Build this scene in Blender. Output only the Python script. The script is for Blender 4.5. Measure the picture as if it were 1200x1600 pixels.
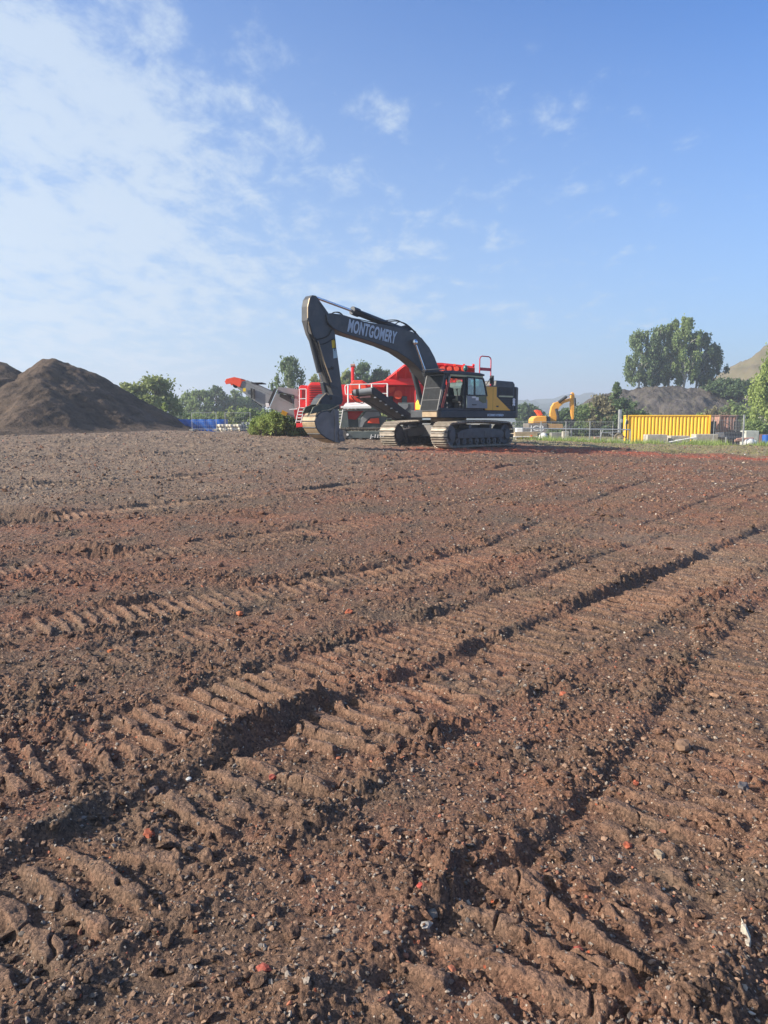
import bpy, math, random
import numpy as np
from mathutils import Matrix, Vector
R = math.radians
random.seed(7); rng = np.random.default_rng(7)
scn = bpy.context.scene
for o in list(bpy.data.objects): bpy.data.objects.remove(o)

# ------------------------------------------------------------------ camera
F0 = 1155.0; PITCH = math.atan(144 / F0); EYE = 1.6
cam = bpy.data.cameras.new('camera'); camo = bpy.data.objects.new('camera', cam)
scn.collection.objects.link(camo); scn.camera = camo
camo.location = (0, 0, EYE); camo.rotation_euler = (math.pi / 2 - PITCH, 0, 0)
cam.sensor_fit = 'VERTICAL'; cam.sensor_height = 24; cam.lens = 24 * F0 / 1600
cam.clip_start = 0.05; cam.clip_end = 20000

# ------------------------------------------------------------------ sky and sun
SUN_AZ = R(-103); SUN_EL = R(27)          # azimuth from +Y towards +X
sdir = Vector((math.sin(SUN_AZ) * math.cos(SUN_EL), math.cos(SUN_AZ) * math.cos(SUN_EL), math.sin(SUN_EL)))
sl = bpy.data.lights.new('sun', 'SUN'); so = bpy.data.objects.new('sun', sl); scn.collection.objects.link(so)
sl.energy = 5.0; sl.angle = R(0.53); sl.color = (1.0, 0.90, 0.77)
so.rotation_euler = (-sdir).to_track_quat('-Z', 'Y').to_euler(); so.location = (-30, 0, 40)
world = bpy.data.worlds.new('World'); scn.world = world; world.use_nodes = True

def build_world():
    nt = world.node_tree; N = nt.nodes; L = nt.links; N.clear()
    def nd(t, **k):
        n = N.new(t)
        for a, b in k.items(): setattr(n, a, b)
        return n
    def mth(op, a, b=None, c=None, clamp=False):
        n = N.new('ShaderNodeMath'); n.operation = op; n.use_clamp = clamp
        for i, v in enumerate((a, b, c)):
            if v is None: continue
            if isinstance(v, (int, float)): n.inputs[i].default_value = v
            else: L.new(v, n.inputs[i])
        return n.outputs[0]
    def noise(vec, scale, detail=6, rough=0.55, dist=0.0, lac=2.0):
        n = N.new('ShaderNodeTexNoise'); n.inputs['Scale'].default_value = scale; n.inputs['Detail'].default_value = detail
        n.inputs['Roughness'].default_value = rough; n.inputs['Distortion'].default_value = dist; n.inputs['Lacunarity'].default_value = lac
        L.new(vec, n.inputs['Vector']); return n.outputs['Fac']
    sky = nd('ShaderNodeTexSky', sky_type='NISHITA', sun_disc=False)
    sky.sun_elevation = SUN_EL; sky.sun_rotation = SUN_AZ
    sky.air_density = 1.15; sky.dust_density = 0.9; sky.ozone_density = 2.6
    tc = nd('ShaderNodeTexCoord'); sp = nd('ShaderNodeSeparateXYZ'); L.new(tc.outputs['Generated'], sp.inputs[0])
    x, y, z = sp.outputs
    zz = mth('ADD', mth('MAXIMUM', z, 0.0), 0.13)
    cb = nd('ShaderNodeCombineXYZ'); L.new(mth('DIVIDE', x, zz), cb.inputs[0]); L.new(mth('DIVIDE', y, zz), cb.inputs[1])
    P = cb.outputs[0]
    mp = nd('ShaderNodeMapping'); mp.inputs['Rotation'].default_value = (0, 0, R(28)); mp.inputs['Scale'].default_value = (1.0, 0.62, 1)
    L.new(P, mp.inputs['Vector']); Q = mp.outputs[0]
    big = noise(Q, 0.55, 3, 0.5, 0.2)
    wisp = noise(Q, 1.7, 9, 0.62, 0.55)
    fine = noise(Q, 8.0, 9, 0.66, 0.25)
    # more cloud towards the sun side (left), clear towards the right
    az = mth('DIVIDE', x, mth('MAXIMUM', y, 0.05))
    cover = mth('MULTIPLY_ADD', mth('ADD', az, mth('MULTIPLY', mth('MAXIMUM', mth('SUBTRACT', az, 0.05), 0.0), 0.6)), -0.27, 0.104)
    hi = nd('ShaderNodeMapRange', interpolation_type='SMOOTHSTEP'); L.new(z, hi.inputs[0])
    for i, v in ((1, 0.34), (2, 0.50), (3, 0.0), (4, -0.20)): hi.inputs[i].default_value = v
    lowr = nd('ShaderNodeMapRange', interpolation_type='SMOOTHSTEP'); L.new(z, lowr.inputs[0])
    for i, v in ((1, 0.0), (2, 0.15), (3, -0.16), (4, 0.0)): lowr.inputs[i].default_value = v
    s = mth('ADD', mth('MULTIPLY', big, 0.66), mth('MULTIPLY', wisp, 0.66))
    s = mth('ADD', s, mth('MULTIPLY', mth('SUBTRACT', fine, 0.5), 0.98))
    s = mth('ADD', mth('ADD', s, cover), mth('ADD', hi.outputs[0], lowr.outputs[0]))
    mr = nd('ShaderNodeMapRange', interpolation_type='SMOOTHSTEP'); L.new(s, mr.inputs[0])
    for i, v in ((1, 0.68), (2, 1.02), (3, 0.0), (4, 0.74)): mr.inputs[i].default_value = v
    # thin veil over the lower sky and to the left
    veil = nd('ShaderNodeMapRange', interpolation_type='SMOOTHSTEP'); L.new(z, veil.inputs[0])
    for i, v in ((1, 0.0), (2, 0.62), (3, 0.55), (4, 0.0)): veil.inputs[i].default_value = v
    vl = mth('ADD', veil.outputs[0], mth('MULTIPLY', mth('ADD', az, 0.1), -0.22), clamp=True)
    tint = nd('ShaderNodeMix', data_type='RGBA', blend_type='MULTIPLY'); tint.inputs[0].default_value = 1
    L.new(sky.outputs[0], tint.inputs[6]); tint.inputs[7].default_value = (0.45, 0.90, 1.50, 1)
    m1 = nd('ShaderNodeMix', data_type='RGBA'); L.new(vl, m1.inputs[0]); L.new(tint.outputs[2], m1.inputs[6]); m1.inputs[7].default_value = (4.1, 5.1, 6.0, 1)
    m2 = nd('ShaderNodeMix', data_type='RGBA'); L.new(mr.outputs[0], m2.inputs[0]); L.new(m1.outputs[2], m2.inputs[6]); m2.inputs[7].default_value = (4.9, 5.7, 6.5, 1)
    bg = nd('ShaderNodeBackground'); bg.inputs[1].default_value = 0.068; L.new(m2.outputs[2], bg.inputs[0])
    out = nd('ShaderNodeOutputWorld'); L.new(bg.outputs[0], out.inputs[0])
build_world()
vs = scn.view_settings; vs.view_transform = 'Standard'; vs.look = 'None'; vs.gamma = 1; vs.use_curve_mapping = False
vs.exposure = 1.06
scn.cycles.max_bounces = 6; scn.cycles.volume_bounces = 0
scn.cycles.transparent_max_bounces = 8

# ------------------------------------------------------------------ helpers
def ray(px, py):
    x = (px - 600) / F0; y = (800 - py) / F0
    return Vector((x, math.cos(PITCH) + y * math.sin(PITCH), -math.sin(PITCH) + y * math.cos(PITCH)))
def at(px, py, Y):
    d = ray(px, py); t = Y / d.y
    return Vector((d.x * t, Y, EYE + d.z * t))

COL = scn.collection
def tag(o, label=None, cat=None, group=None, kind=None):
    if label: o['label'] = label
    if cat: o['category'] = cat
    if group: o['group'] = group
    if kind: o['kind'] = kind
    return o
def thing(name, label, cat, loc=(0, 0, 0), rz=0, group=None):
    o = bpy.data.objects.new(name, None); COL.objects.link(o); o.empty_display_size = 0.3
    o.location = loc; o.rotation_euler = (0, 0, rz); return tag(o, label, cat, group)
def copy_tree(o, parent=None):
    c = o.copy(); COL.objects.link(c); c.parent = parent
    for ch in [q for q in list(bpy.data.objects) if q.parent is o]: copy_tree(ch, c)
    return c

def np_obj(name, V, F, mat, parent=None, smooth=False, attrs=None):
    """V (n,3), F (m,k) arrays -> mesh object"""
    V = np.asarray(V, np.float32); F = np.asarray(F, np.int32); k = F.shape[1]
    me = bpy.data.meshes.new(name); me.vertices.add(len(V)); me.vertices.foreach_set('co', V.ravel())
    me.loops.add(F.size); me.loops.foreach_set('vertex_index', F.ravel())
    me.polygons.add(len(F)); me.polygons.foreach_set('loop_start', np.arange(0, F.size, k, dtype=np.int32))
    me.polygons.foreach_set('use_smooth', np.full(len(F), smooth))
    me.update(calc_edges=True)
    for an, arr in (attrs or {}).items():
        a = me.attributes.new(an, 'FLOAT', 'POINT'); a.data.foreach_set('value', np.asarray(arr, np.float32).ravel())
    if mat: me.materials.append(mat)
    o = bpy.data.objects.new(name, me); COL.objects.link(o); o.parent = parent
    return o

class MB:
    def __init__(s, M=None): s.v = []; s.f = []; s.M = M
    def add(s, vs_, fs):
        b = len(s.v)
        s.v += [Vector(v) for v in vs_]; s.f += [tuple(i + b for i in f) for f in fs]; return s
    def box(s, c, sz, rot=None):
        x, y, z = (q / 2 for q in sz); c = Vector(c)
        P = [Vector((a, b, d)) for a in (-x, x) for b in (-y, y) for d in (-z, z)]
        if rot is not None: P = [rot @ p for p in P]
        return s.add([p + c for p in P], [(0, 1, 3, 2), (4, 6, 7, 5), (0, 4, 5, 1), (2, 3, 7, 6), (0, 2, 6, 4), (1, 5, 7, 3)])
    def bx(s, x0, x1, y0, y1, z0, z1): return s.box(((x0 + x1) / 2, (y0 + y1) / 2, (z0 + z1) / 2), (x1 - x0, y1 - y0, z1 - z0))
    def bar(s, a, b, w, h=None, up=(0, 0, 1)):
        a = Vector(a); b = Vector(b); d = b - a; L = d.length; d.normalize(); h = h or w
        u = Vector(up)
        if abs(d.dot(u)) > 0.98: u = Vector((1, 0, 0))
        sx = d.cross(u).normalized(); uz = sx.cross(d)
        P = [p + sx * i * w / 2 + uz * j * h / 2 for p in (a, b) for i in (-1, 1) for j in (-1, 1)]
        return s.add(P, [(0, 1, 3, 2), (4, 6, 7, 5), (0, 4, 5, 1), (2, 3, 7, 6), (0, 2, 6, 4), (1, 5, 7, 3)])
    def cyl(s, a, b, r0, r1=None, n=14, cap=True):
        a = Vector(a); b = Vector(b); r1 = r0 if r1 is None else r1; d = (b - a).normalized()
        u = d.orthogonal().normalized(); w = d.cross(u)
        P = []
        for i in range(n):
            t = 2 * math.pi * i / n; e = u * math.cos(t) + w * math.sin(t); P += [a + e * r0, b + e * r1]
        Fc = [(2 * i, 2 * ((i + 1) % n), 2 * ((i + 1) % n) + 1, 2 * i + 1) for i in range(n)]
        if cap: Fc += [tuple(2 * i for i in range(n))[::-1], tuple(2 * i + 1 for i in range(n))]
        return s.add(P, Fc)
    def tube(s, pts, r, n=8):
        for a, b in zip(pts, pts[1:]): s.cyl(a, b, r, r, n)
        return s
    def ball(s, c, r, n=10, m=6):
        c = Vector(c); rr = Vector(r) if hasattr(r, '__len__') else Vector((r, r, r)); P = []; Fc = []
        for j in range(m + 1):
            t = math.pi * j / m
            for i in range(n):
                f = 2 * math.pi * i / n
                P.append(c + Vector((rr.x * math.sin(t) * math.cos(f), rr.y * math.sin(t) * math.sin(f), rr.z * math.cos(t))))
        for j in range(m):
            for i in range(n): Fc.append((j * n + i, (j + 1) * n + i, (j + 1) * n + (i + 1) % n, j * n + (i + 1) % n))
        return s.add(P, Fc)
    def prism(s, poly, y0, y1, plane='xz'):
        """poly: list of (a, b) in the plane, extruded along the third axis from y0 to y1"""
        n = len(poly)
        def pt(a, b, y): return (a, y, b) if plane == 'xz' else ((a, b, y) if plane == 'xy' else (y, a, b))
        P = [pt(a, b, y0) for a, b in poly] + [pt(a, b, y1) for a, b in poly]
        Fc = [tuple(range(n)), tuple(range(n, 2 * n))[::-1]] + [(i, i + n, (i + 1) % n + n, (i + 1) % n) for i in range(n)]
        return s.add(P, Fc)
    def quad(s, a, b, c, d, t=0.02):
        """thin plate through four points"""
        a, b, c, d = map(Vector, (a, b, c, d)); n = (b - a).cross(d - a).normalized() * t / 2
        return s.add([p + n for p in (a, b, c, d)] + [p - n for p in (a, b, c, d)],
                     [(0, 1, 2, 3), (7, 6, 5, 4), (0, 4, 5, 1), (1, 5, 6, 2), (2, 6, 7, 3), (3, 7, 4, 0)])
    def build(s, name, mat, parent=None, smooth=False, bevel=0, label=None):
        me = bpy.data.meshes.new(name)
        vv = [s.M @ v for v in s.v] if s.M is not None else s.v
        me.from_pydata([tuple(v) for v in vv], [], s.f); me.materials.append(mat)
        import bmesh
        b = bmesh.new(); b.from_mesh(me); bmesh.ops.recalc_face_normals(b, faces=b.faces); b.to_mesh(me); b.free()
        o = bpy.data.objects.new(name, me); COL.objects.link(o); o.parent = parent
        if smooth:
            me.polygons.foreach_set('use_smooth', [True] * len(me.polygons)); me.update()
            me.set_sharp_from_angle(angle=R(38))
        if bevel:
            m = o.modifiers.new('bevel', 'BEVEL'); m.width = bevel; m.segments = 2; m.limit_method = 'ANGLE'; m.angle_limit = R(40)
        if label: o['label'] = label
        return o

def text_mesh(name, txt, size, mat, parent, M, bold=0.0, shear=0.0, ext=0.006, xs=1.0, space=1.0):
    cu = bpy.data.curves.new(name, 'FONT'); cu.body = txt; cu.size = size; cu.offset = bold; cu.shear = shear; cu.extrude = ext
    cu.space_character = space; cu.resolution_u = 3
    t = bpy.data.objects.new(name, cu); COL.objects.link(t)
    bpy.context.view_layer.update()
    me = bpy.data.meshes.new_from_object(t.evaluated_get(bpy.context.evaluated_depsgraph_get()))
    bpy.data.objects.remove(t)
    me.transform(M @ Matrix.Diagonal((xs, 1, 1, 1))); me.materials.clear(); me.materials.append(mat)
    o = bpy.data.objects.new(name, me); COL.objects.link(o); o.parent = parent
    return o
def frame_M(origin, ex, ez):
    """matrix for text: x along ex, text-up along ez"""
    ex = Vector(ex).normalized(); ez = Vector(ez).normalized(); n = ex.cross(ez)
    M = Matrix.Identity(4)
    for i in range(3): M[i][0] = ex[i]; M[i][1] = ez[i]; M[i][2] = n[i]; M[i][3] = origin[i]
    return M

# ------------------------------------------------------------------ materials
MATS = {}
def mat(name, col, rough=0.6, metal=0.0, var=0.12, scale=3.0, dust=0.0, dustcol=(0.30, 0.22, 0.16), bump=0.0, spec=0.4, col2=None, detail=6, coat=0.0):
    if name in MATS: return MATS[name]
    m = bpy.data.materials.new(name); m.use_nodes = True; nt = m.node_tree; N = nt.nodes; L = nt.links
    b = N['Principled BSDF']; b.inputs['Roughness'].default_value = rough; b.inputs['Metallic'].default_value = metal
    b.inputs['Specular IOR Level'].default_value = spec
    if coat: b.inputs['Coat Weight'].default_value = coat; b.inputs['Coat Roughness'].default_value = 0.15
    tc = N.new('ShaderNodeTexCoord')
    n = N.new('ShaderNodeTexNoise'); n.inputs['Scale'].default_value = scale; n.inputs['Detail'].default_value = detail; n.inputs['Roughness'].default_value = 0.6
    L.new(tc.outputs['Object'], n.inputs['Vector'])
    mx = N.new('ShaderNodeMix'); mx.data_type = 'RGBA'
    c1 = tuple(max(0, c * (1 - var)) for c in col); c2 = col2 or tuple(min(1, c * (1 + var)) for c in col)
    mx.inputs[6].default_value = (*c1, 1); mx.inputs[7].default_value = (*c2, 1)
    mr = N.new('ShaderNodeMapRange'); L.new(n.outputs['Fac'], mr.inputs[0]); mr.inputs[1].default_value = 0.35; mr.inputs[2].default_value = 0.65
    L.new(mr.outputs[0], mx.inputs[0]); outc = mx.outputs[2]
    if dust > 0:
        n2 = N.new('ShaderNodeTexNoise'); n2.inputs['Scale'].default_value = scale * 1.7 + 0.6; n2.inputs['Detail'].default_value = 8; n2.inputs['Roughness'].default_value = 0.7
        L.new(tc.outputs['Object'], n2.inputs['Vector'])
        r2 = N.new('ShaderNodeMapRange'); L.new(n2.outputs['Fac'], r2.inputs[0]); r2.inputs[1].default_value = 0.42; r2.inputs[2].default_value = 0.72; r2.inputs[4].default_value = dust
        m2 = N.new('ShaderNodeMix'); m2.data_type = 'RGBA'; L.new(r2.outputs[0], m2.inputs[0]); L.new(outc, m2.inputs[6]); m2.inputs[7].default_value = (*dustcol, 1)
        outc = m2.outputs[2]
    L.new(outc, b.inputs['Base Color'])
    if bump > 0:
        bp = N.new('ShaderNodeBump'); bp.inputs['Distance'].default_value = bump; L.new(n.outputs['Fac'], bp.inputs['Height']); L.new(bp.outputs[0], b.inputs['Normal'])
    MATS[name] = m; return m

def leaf_mat(name, col, col2, var_scale=0.6):
    if name in MATS: return MATS[name]
    m = bpy.data.materials.new(name); m.use_nodes = True; nt = m.node_tree; N = nt.nodes; L = nt.links
    b = N['Principled BSDF']; b.inputs['Roughness'].default_value = 0.6; b.inputs['Specular IOR Level'].default_value = 0.25
    at_ = N.new('ShaderNodeAttribute'); at_.attribute_name = 'tone'
    tc = N.new('ShaderNodeTexCoord'); n = N.new('ShaderNodeTexNoise'); n.inputs['Scale'].default_value = var_scale; n.inputs['Detail'].default_value = 4
    L.new(tc.outputs['Object'], n.inputs['Vector'])
    a = N.new('ShaderNodeMath'); a.operation = 'ADD'; L.new(at_.outputs['Fac'], a.inputs[0]); L.new(n.outputs['Fac'], a.inputs[1])
    h = N.new('ShaderNodeMath'); h.operation = 'MULTIPLY'; h.inputs[1].default_value = 0.5; L.new(a.outputs[0], h.inputs[0])
    mx = N.new('ShaderNodeMix'); mx.data_type = 'RGBA'; L.new(h.outputs[0], mx.inputs[0]); mx.inputs[6].default_value = (*col, 1); mx.inputs[7].default_value = (*col2, 1)
    L.new(mx.outputs[2], b.inputs['Base Color'])
    tr = N.new('ShaderNodeBsdfTranslucent'); L.new(mx.outputs[2], tr.inputs[0])
    ms = N.new('ShaderNodeMixShader'); ms.inputs[0].default_value = 0.42; L.new(b.outputs[0], ms.inputs[1]); L.new(tr.outputs[0], ms.inputs[2])
    L.new(ms.outputs[0], N['Material Output'].inputs[0]); MATS[name] = m; return m

def glass_mat(name, col, alpha=0.35):
    if name in MATS: return MATS[name]
    m = bpy.data.materials.new(name); m.use_nodes = True; nt = m.node_tree; N = nt.nodes; L = nt.links
    g = N.new('ShaderNodeBsdfGlossy'); g.inputs['Roughness'].default_value = 0.05; g.inputs[0].default_value = (0.9, 0.95, 1, 1)
    t = N.new('ShaderNodeBsdfTransparent'); t.inputs[0].default_value = (*col, 1)
    ms = N.new('ShaderNodeMixShader'); ms.inputs[0].default_value = alpha; L.new(t.outputs[0], ms.inputs[1]); L.new(g.outputs[0], ms.inputs[2])
    L.new(ms.outputs[0], N['Material Output'].inputs[0]); MATS[name] = m; return m

M_red = mat('red_paint', (0.74, 0.026, 0.028), 0.42, 0, 0.10, 2.0, 0.14, (0.45, 0.12, 0.09))
M_redor = mat('orange_red_paint', (0.78, 0.075, 0.03), 0.5, 0, 0.1, 2.0, 0.2, (0.5, 0.2, 0.1))
M_char = mat('charcoal_paint', (0.048, 0.052, 0.058), 0.45, 0, 0.2, 1.4, 0.45, (0.13, 0.115, 0.10))
M_char2 = mat('dark_charcoal_paint', (0.030, 0.036, 0.045), 0.5, 0, 0.2, 2.0, 0.22, (0.10, 0.09, 0.08))
M_yel = mat('machine_yellow', (0.85, 0.43, 0.05), 0.45, 0, 0.06, 2.0, 0.10, (0.45, 0.30, 0.14))
M_black = mat('black_steel', (0.018, 0.018, 0.02), 0.55, 0, 0.3, 3, 0.3, (0.07, 0.06, 0.05))
M_rubber = mat('black_rubber', (0.015, 0.015, 0.015), 0.8)
M_trk = mat('worn_track_steel', (0.26, 0.235, 0.20), 0.55, 0.3, 0.25, 6, 0.6, (0.30, 0.23, 0.17))
M_trkdark = mat('track_frame_steel', (0.085, 0.085, 0.088), 0.6, 0.1, 0.2, 3, 0.5, (0.15, 0.12, 0.095))
M_greyp = mat('grey_machine_paint', (0.21, 0.225, 0.235), 0.5, 0, 0.12, 1.5, 0.15, (0.25, 0.22, 0.19))
M_greyg = mat('grey_green_paint', (0.085, 0.11, 0.115), 0.5, 0, 0.15, 1.5, 0.3, (0.2, 0.18, 0.15))
M_white = mat('white_paint', (0.72, 0.72, 0.70), 0.5, 0, 0.05, 3, 0.2, (0.5, 0.44, 0.36))
M_chrome = mat('chrome_rod', (0.75, 0.76, 0.78), 0.18, 1.0, 0.05)
M_letter = mat('pale_grey_lettering', (0.42, 0.50, 0.58), 0.5, 0, 0.04)
M_letterw = mat('white_lettering', (0.80, 0.80, 0.80), 0.5, 0, 0.03)
M_redrail = mat('red_rail_paint', (0.50, 0.03, 0.05), 0.5, 0, 0.1)
M_grille = mat('grille_mesh', (0.035, 0.04, 0.045), 0.6, 0.2, 0.25, 8)
M_bucket = mat('bucket_steel', (0.15, 0.145, 0.145), 0.55, 0.15, 0.25, 2.2, 0.25, (0.24, 0.19, 0.14))
M_buckg = mat('bucket_green_steel', (0.055, 0.07, 0.055), 0.6, 0.1, 0.3, 3, 0.3, (0.2, 0.15, 0.1))
M_shell = mat('bucket_worn_shell', (0.34, 0.26, 0.17), 0.5, 0.3, 0.25, 3, 0.4, (0.30, 0.22, 0.15))
M_glass = glass_mat('cab_glass', (0.78, 0.90, 0.88), 0.05); M_dglass = glass_mat('door_glass', (0.45, 0.66, 0.64), 0.20)
M_seat = mat('seat_fabric', (0.10, 0.10, 0.11), 0.9)
M_tan = mat('tan_plastic', (0.45, 0.31, 0.14), 0.5)
M_orange = mat('orange_machine_paint', (0.74, 0.35, 0.05), 0.45, 0, 0.1, 1.5, 0.25, (0.42, 0.24, 0.1))
M_cont = mat('container_yellow', (0.80, 0.47, 0.028), 0.45, 0, 0.05, 0.6, 0.35, (0.60, 0.36, 0.10))
M_rust = mat('rust_brown_steel', (0.34, 0.19, 0.15), 0.75, 0, 0.2, 1.5, 0.3, (0.30, 0.22, 0.18))
M_conc = mat('pale_concrete', (0.36, 0.34, 0.29), 0.9, 0, 0.2, 4, 0.3, (0.25, 0.21, 0.15), bump=0.02)
M_galv = mat('galvanised_steel', (0.42, 0.43, 0.43), 0.45, 0.5, 0.1, 4)
M_blue = mat('blue_sheet', (0.015, 0.09, 0.36), 0.4, 0, 0.2, 1.2)
M_cream = mat('cream_sheet', (0.55, 0.50, 0.40), 0.6, 0, 0.15, 2, 0.3, (0.3, 0.25, 0.18))
M_bark = mat('bark', (0.10, 0.08, 0.06), 0.9, 0, 0.3, 3)
M_birch = mat('birch_bark', (0.35, 0.33, 0.29), 0.9, 0, 0.5, 5)
M_yb = mat('safety_yellow', (0.72, 0.50, 0.03), 0.5, 0, 0.08)

# ------------------------------------------------------------------ noise (numpy)
_perm = rng.permutation(4096).astype(np.int64)
def _h(ix, iy, s): return _perm[(_perm[(ix + s * 131) & 4095] + iy * 17 + s * 7) & 4095]
def perlin(x, y, s=0):
    ix = np.floor(x).astype(np.int64); iy = np.floor(y).astype(np.int64); fx = x - ix; fy = y - iy
    u = fx * fx * fx * (fx * (fx * 6 - 15) + 10); v = fy * fy * fy * (fy * (fy * 6 - 15) + 10)
    def g(dx, dy):
        a = _h(ix + dx, iy + dy, s) * (2 * math.pi / 4096); return np.cos(a) * (fx - dx) + np.sin(a) * (fy - dy)
    a = g(0, 0); b = g(1, 0); c = g(0, 1); d = g(1, 1)
    return ((a + (b - a) * u) + ((c + (d - c) * u) - (a + (b - a) * u)) * v) * 1.5
def fbm(x, y, s, oct=4, r=0.5):
    t = 0; a = 1
    for o in range(oct): t = t + a * perlin(x * 2 ** o, y * 2 ** o, s + o * 11); a *= r
    return t
def domes(x, y, cell, s, rmin=0.15, rmax=0.75, prob=1.0):
    """overlapping half-ball lumps, heights in units of cell"""
    X = x / cell; Y = y / cell; ix = np.floor(X).astype(np.int64); iy = np.floor(Y).astype(np.int64); out = np.zeros_like(X)
    for dx in (-1, 0, 1):
        for dy in (-1, 0, 1):
            cx = ix + dx; cy = iy + dy; a = _h(cx, cy, s) / 4096.; b = _h(cx, cy, s + 5) / 4096.; c = _h(cx, cy, s + 9) / 4096.
            r = rmin + (rmax - rmin) * c ** 2; r = np.where(_h(cx, cy, s + 3) / 4096. < prob, r, 0)
            e = 0.6 + 0.8 * a
            d2 = ((cx + a - X) * e) ** 2 + ((cy + b - Y) / e) ** 2
            out = np.maximum(out, np.sqrt(np.maximum(0, r * r - d2)))
    return out * cell
def sst(a, b, x): t = np.clip((x - a) / (b - a), 0, 1); return t * t * (3 - 2 * t)

# ------------------------------------------------------------------ terrain
def terrain(x, y):
    f = np.interp(x, [-60, -24, -19, -13, -6, 0, 3, 8, 14, 25, 60], [0.7, 0.72, 0.80, 0.93, 0.80, 0.66, 0.57, 0.40, 0.10, -0.10, -0.3])
    r = sst(4, 33, y)
    z = f * r
    b = sst(47, 62, y)
    return z * (1 - b) + (-0.45) * b

# wheel and track marks left by machines: (points, width, strength, seed)
TRK = [
    ([(-2.6, 0.5), (-1.10, 2.3), (-0.88, 2.68), (-0.52, 3.12), (-0.15, 3.73), (0.5, 4.45), (1.0, 5.0), (2.1, 6.2), (4.1, 8.4), (7.2, 12.0), (12, 17.5)], 0.66, 1.0, 1),
    ([(-0.7, 0.4), (0.40, 1.98), (0.72, 2.28), (1.0, 2.62), (1.45, 3.25), (1.98, 4.03), (2.65, 5.0), (4.0, 6.7), (6.5, 9.6), (9, 12.5)], 0.66, 0.66, 2),
    ([(-3.4, 1.6), (-2.1, 2.95), (-1.35, 3.6), (-0.4, 4.6), (0.8, 5.9), (2.6, 8.0), (5.2, 11), (9, 16)], 0.70, 0.70, 3),
    ([(0.6, 0.8), (1.5, 2.0), (2.3, 3.1), (3.6, 4.7), (5.0, 6.4), (7, 8.8)], 0.6, 0.6, 4),
    ([(-5.5, 3.4), (-3.4, 5.1), (-1.6, 6.4), (0.2, 7.6), (1.6, 9.0), (3.4, 12.2), (7, 18)], 0.66, 0.80, 5),
    ([(-7, 5.4), (-4.2, 7.4), (-2, 9.2), (0.5, 11.6), (4, 16), (8, 22)], 0.66, 0.75, 6),
    ([(-10, 9), (-6.2, 10.6), (-3.5, 12.6), (0, 16), (5, 22)], 0.6, 1.35, 7),
    ([(-12, 13), (-8, 14.6), (-3, 18), (4, 25)], 0.66, 1.4, 8),
    ([(4.4, 7.2), (7, 10), (10, 13.2), (15, 19)], 0.6, 0.7, 9),
    ([(4, 10.5), (7, 14.5), (12, 21)], 0.6, 0.7, 10),
    ([(-16, 20), (-10, 21), (-4, 24), (2, 27), (9, 27)], 0.7, 1.5, 11),
    ([(-24, 26), (-15, 26.5), (-7, 29), (-1, 31.5)], 0.7, 1.4, 13),
    ([(-22, 34), (-12, 33), (-4, 34), (1, 35)], 0.7, 1.5, 14),
    ([(-4.6, 2.0), (-3.1, 3.5), (-2.3, 4.5), (-1.2, 5.6), (-0.1, 6.9), (1.6, 9.2)], 0.56, 0.45, 12),
]
def smooth_path(pts, n=6):
    P = [pts[0]] + list(pts) + [pts[-1]]; out = []
    for i in range(1, len(P) - 2):
        p0, p1, p2, p3 = (np.array(P[i + k], float) for k in (-1, 0, 1, 2))
        for k in range(n):
            t = k / n; out.append(0.5 * ((2 * p1) + (-p0 + p2) * t + (2 * p0 - 5 * p1 + 4 * p2 - p3) * t * t + (-p0 + 3 * p1 - 3 * p2 + p3) * t ** 3))
    out.append(np.array(P[-1], float)); return np.array(out)
def path_ds(x, y, P, w):
    """signed distance across the path and length along it"""
    best = np.full(x.shape, 1e9); dd = np.full(x.shape, 1e9); ss = np.zeros(x.shape); acc = 0
    for a, b in zip(P[:-1], P[1:]):
        v = b - a; L = np.hypot(*v) + 1e-9; u = v / L
        m = (x > min(a[0], b[0]) - w) & (x < max(a[0], b[0]) + w) & (y > min(a[1], b[1]) - w) & (y < max(a[1], b[1]) + w)
        if m.any():
            rx = x[m] - a[0]; ry = y[m] - a[1]; t = np.clip(rx * u[0] + ry * u[1], 0, L)
            ex = rx - t * u[0]; ey = ry - t * u[1]; d = np.hypot(ex, ey); sg = np.sign(rx * u[1] - ry * u[0])
            q = d < best[m]; idx = np.flatnonzero(m)[q]
            best.flat[idx] = d[q]; dd.flat[idx] = (d * sg)[q]; ss.flat[idx] = (acc + t)[q]
        acc += L
    return dd, ss

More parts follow.
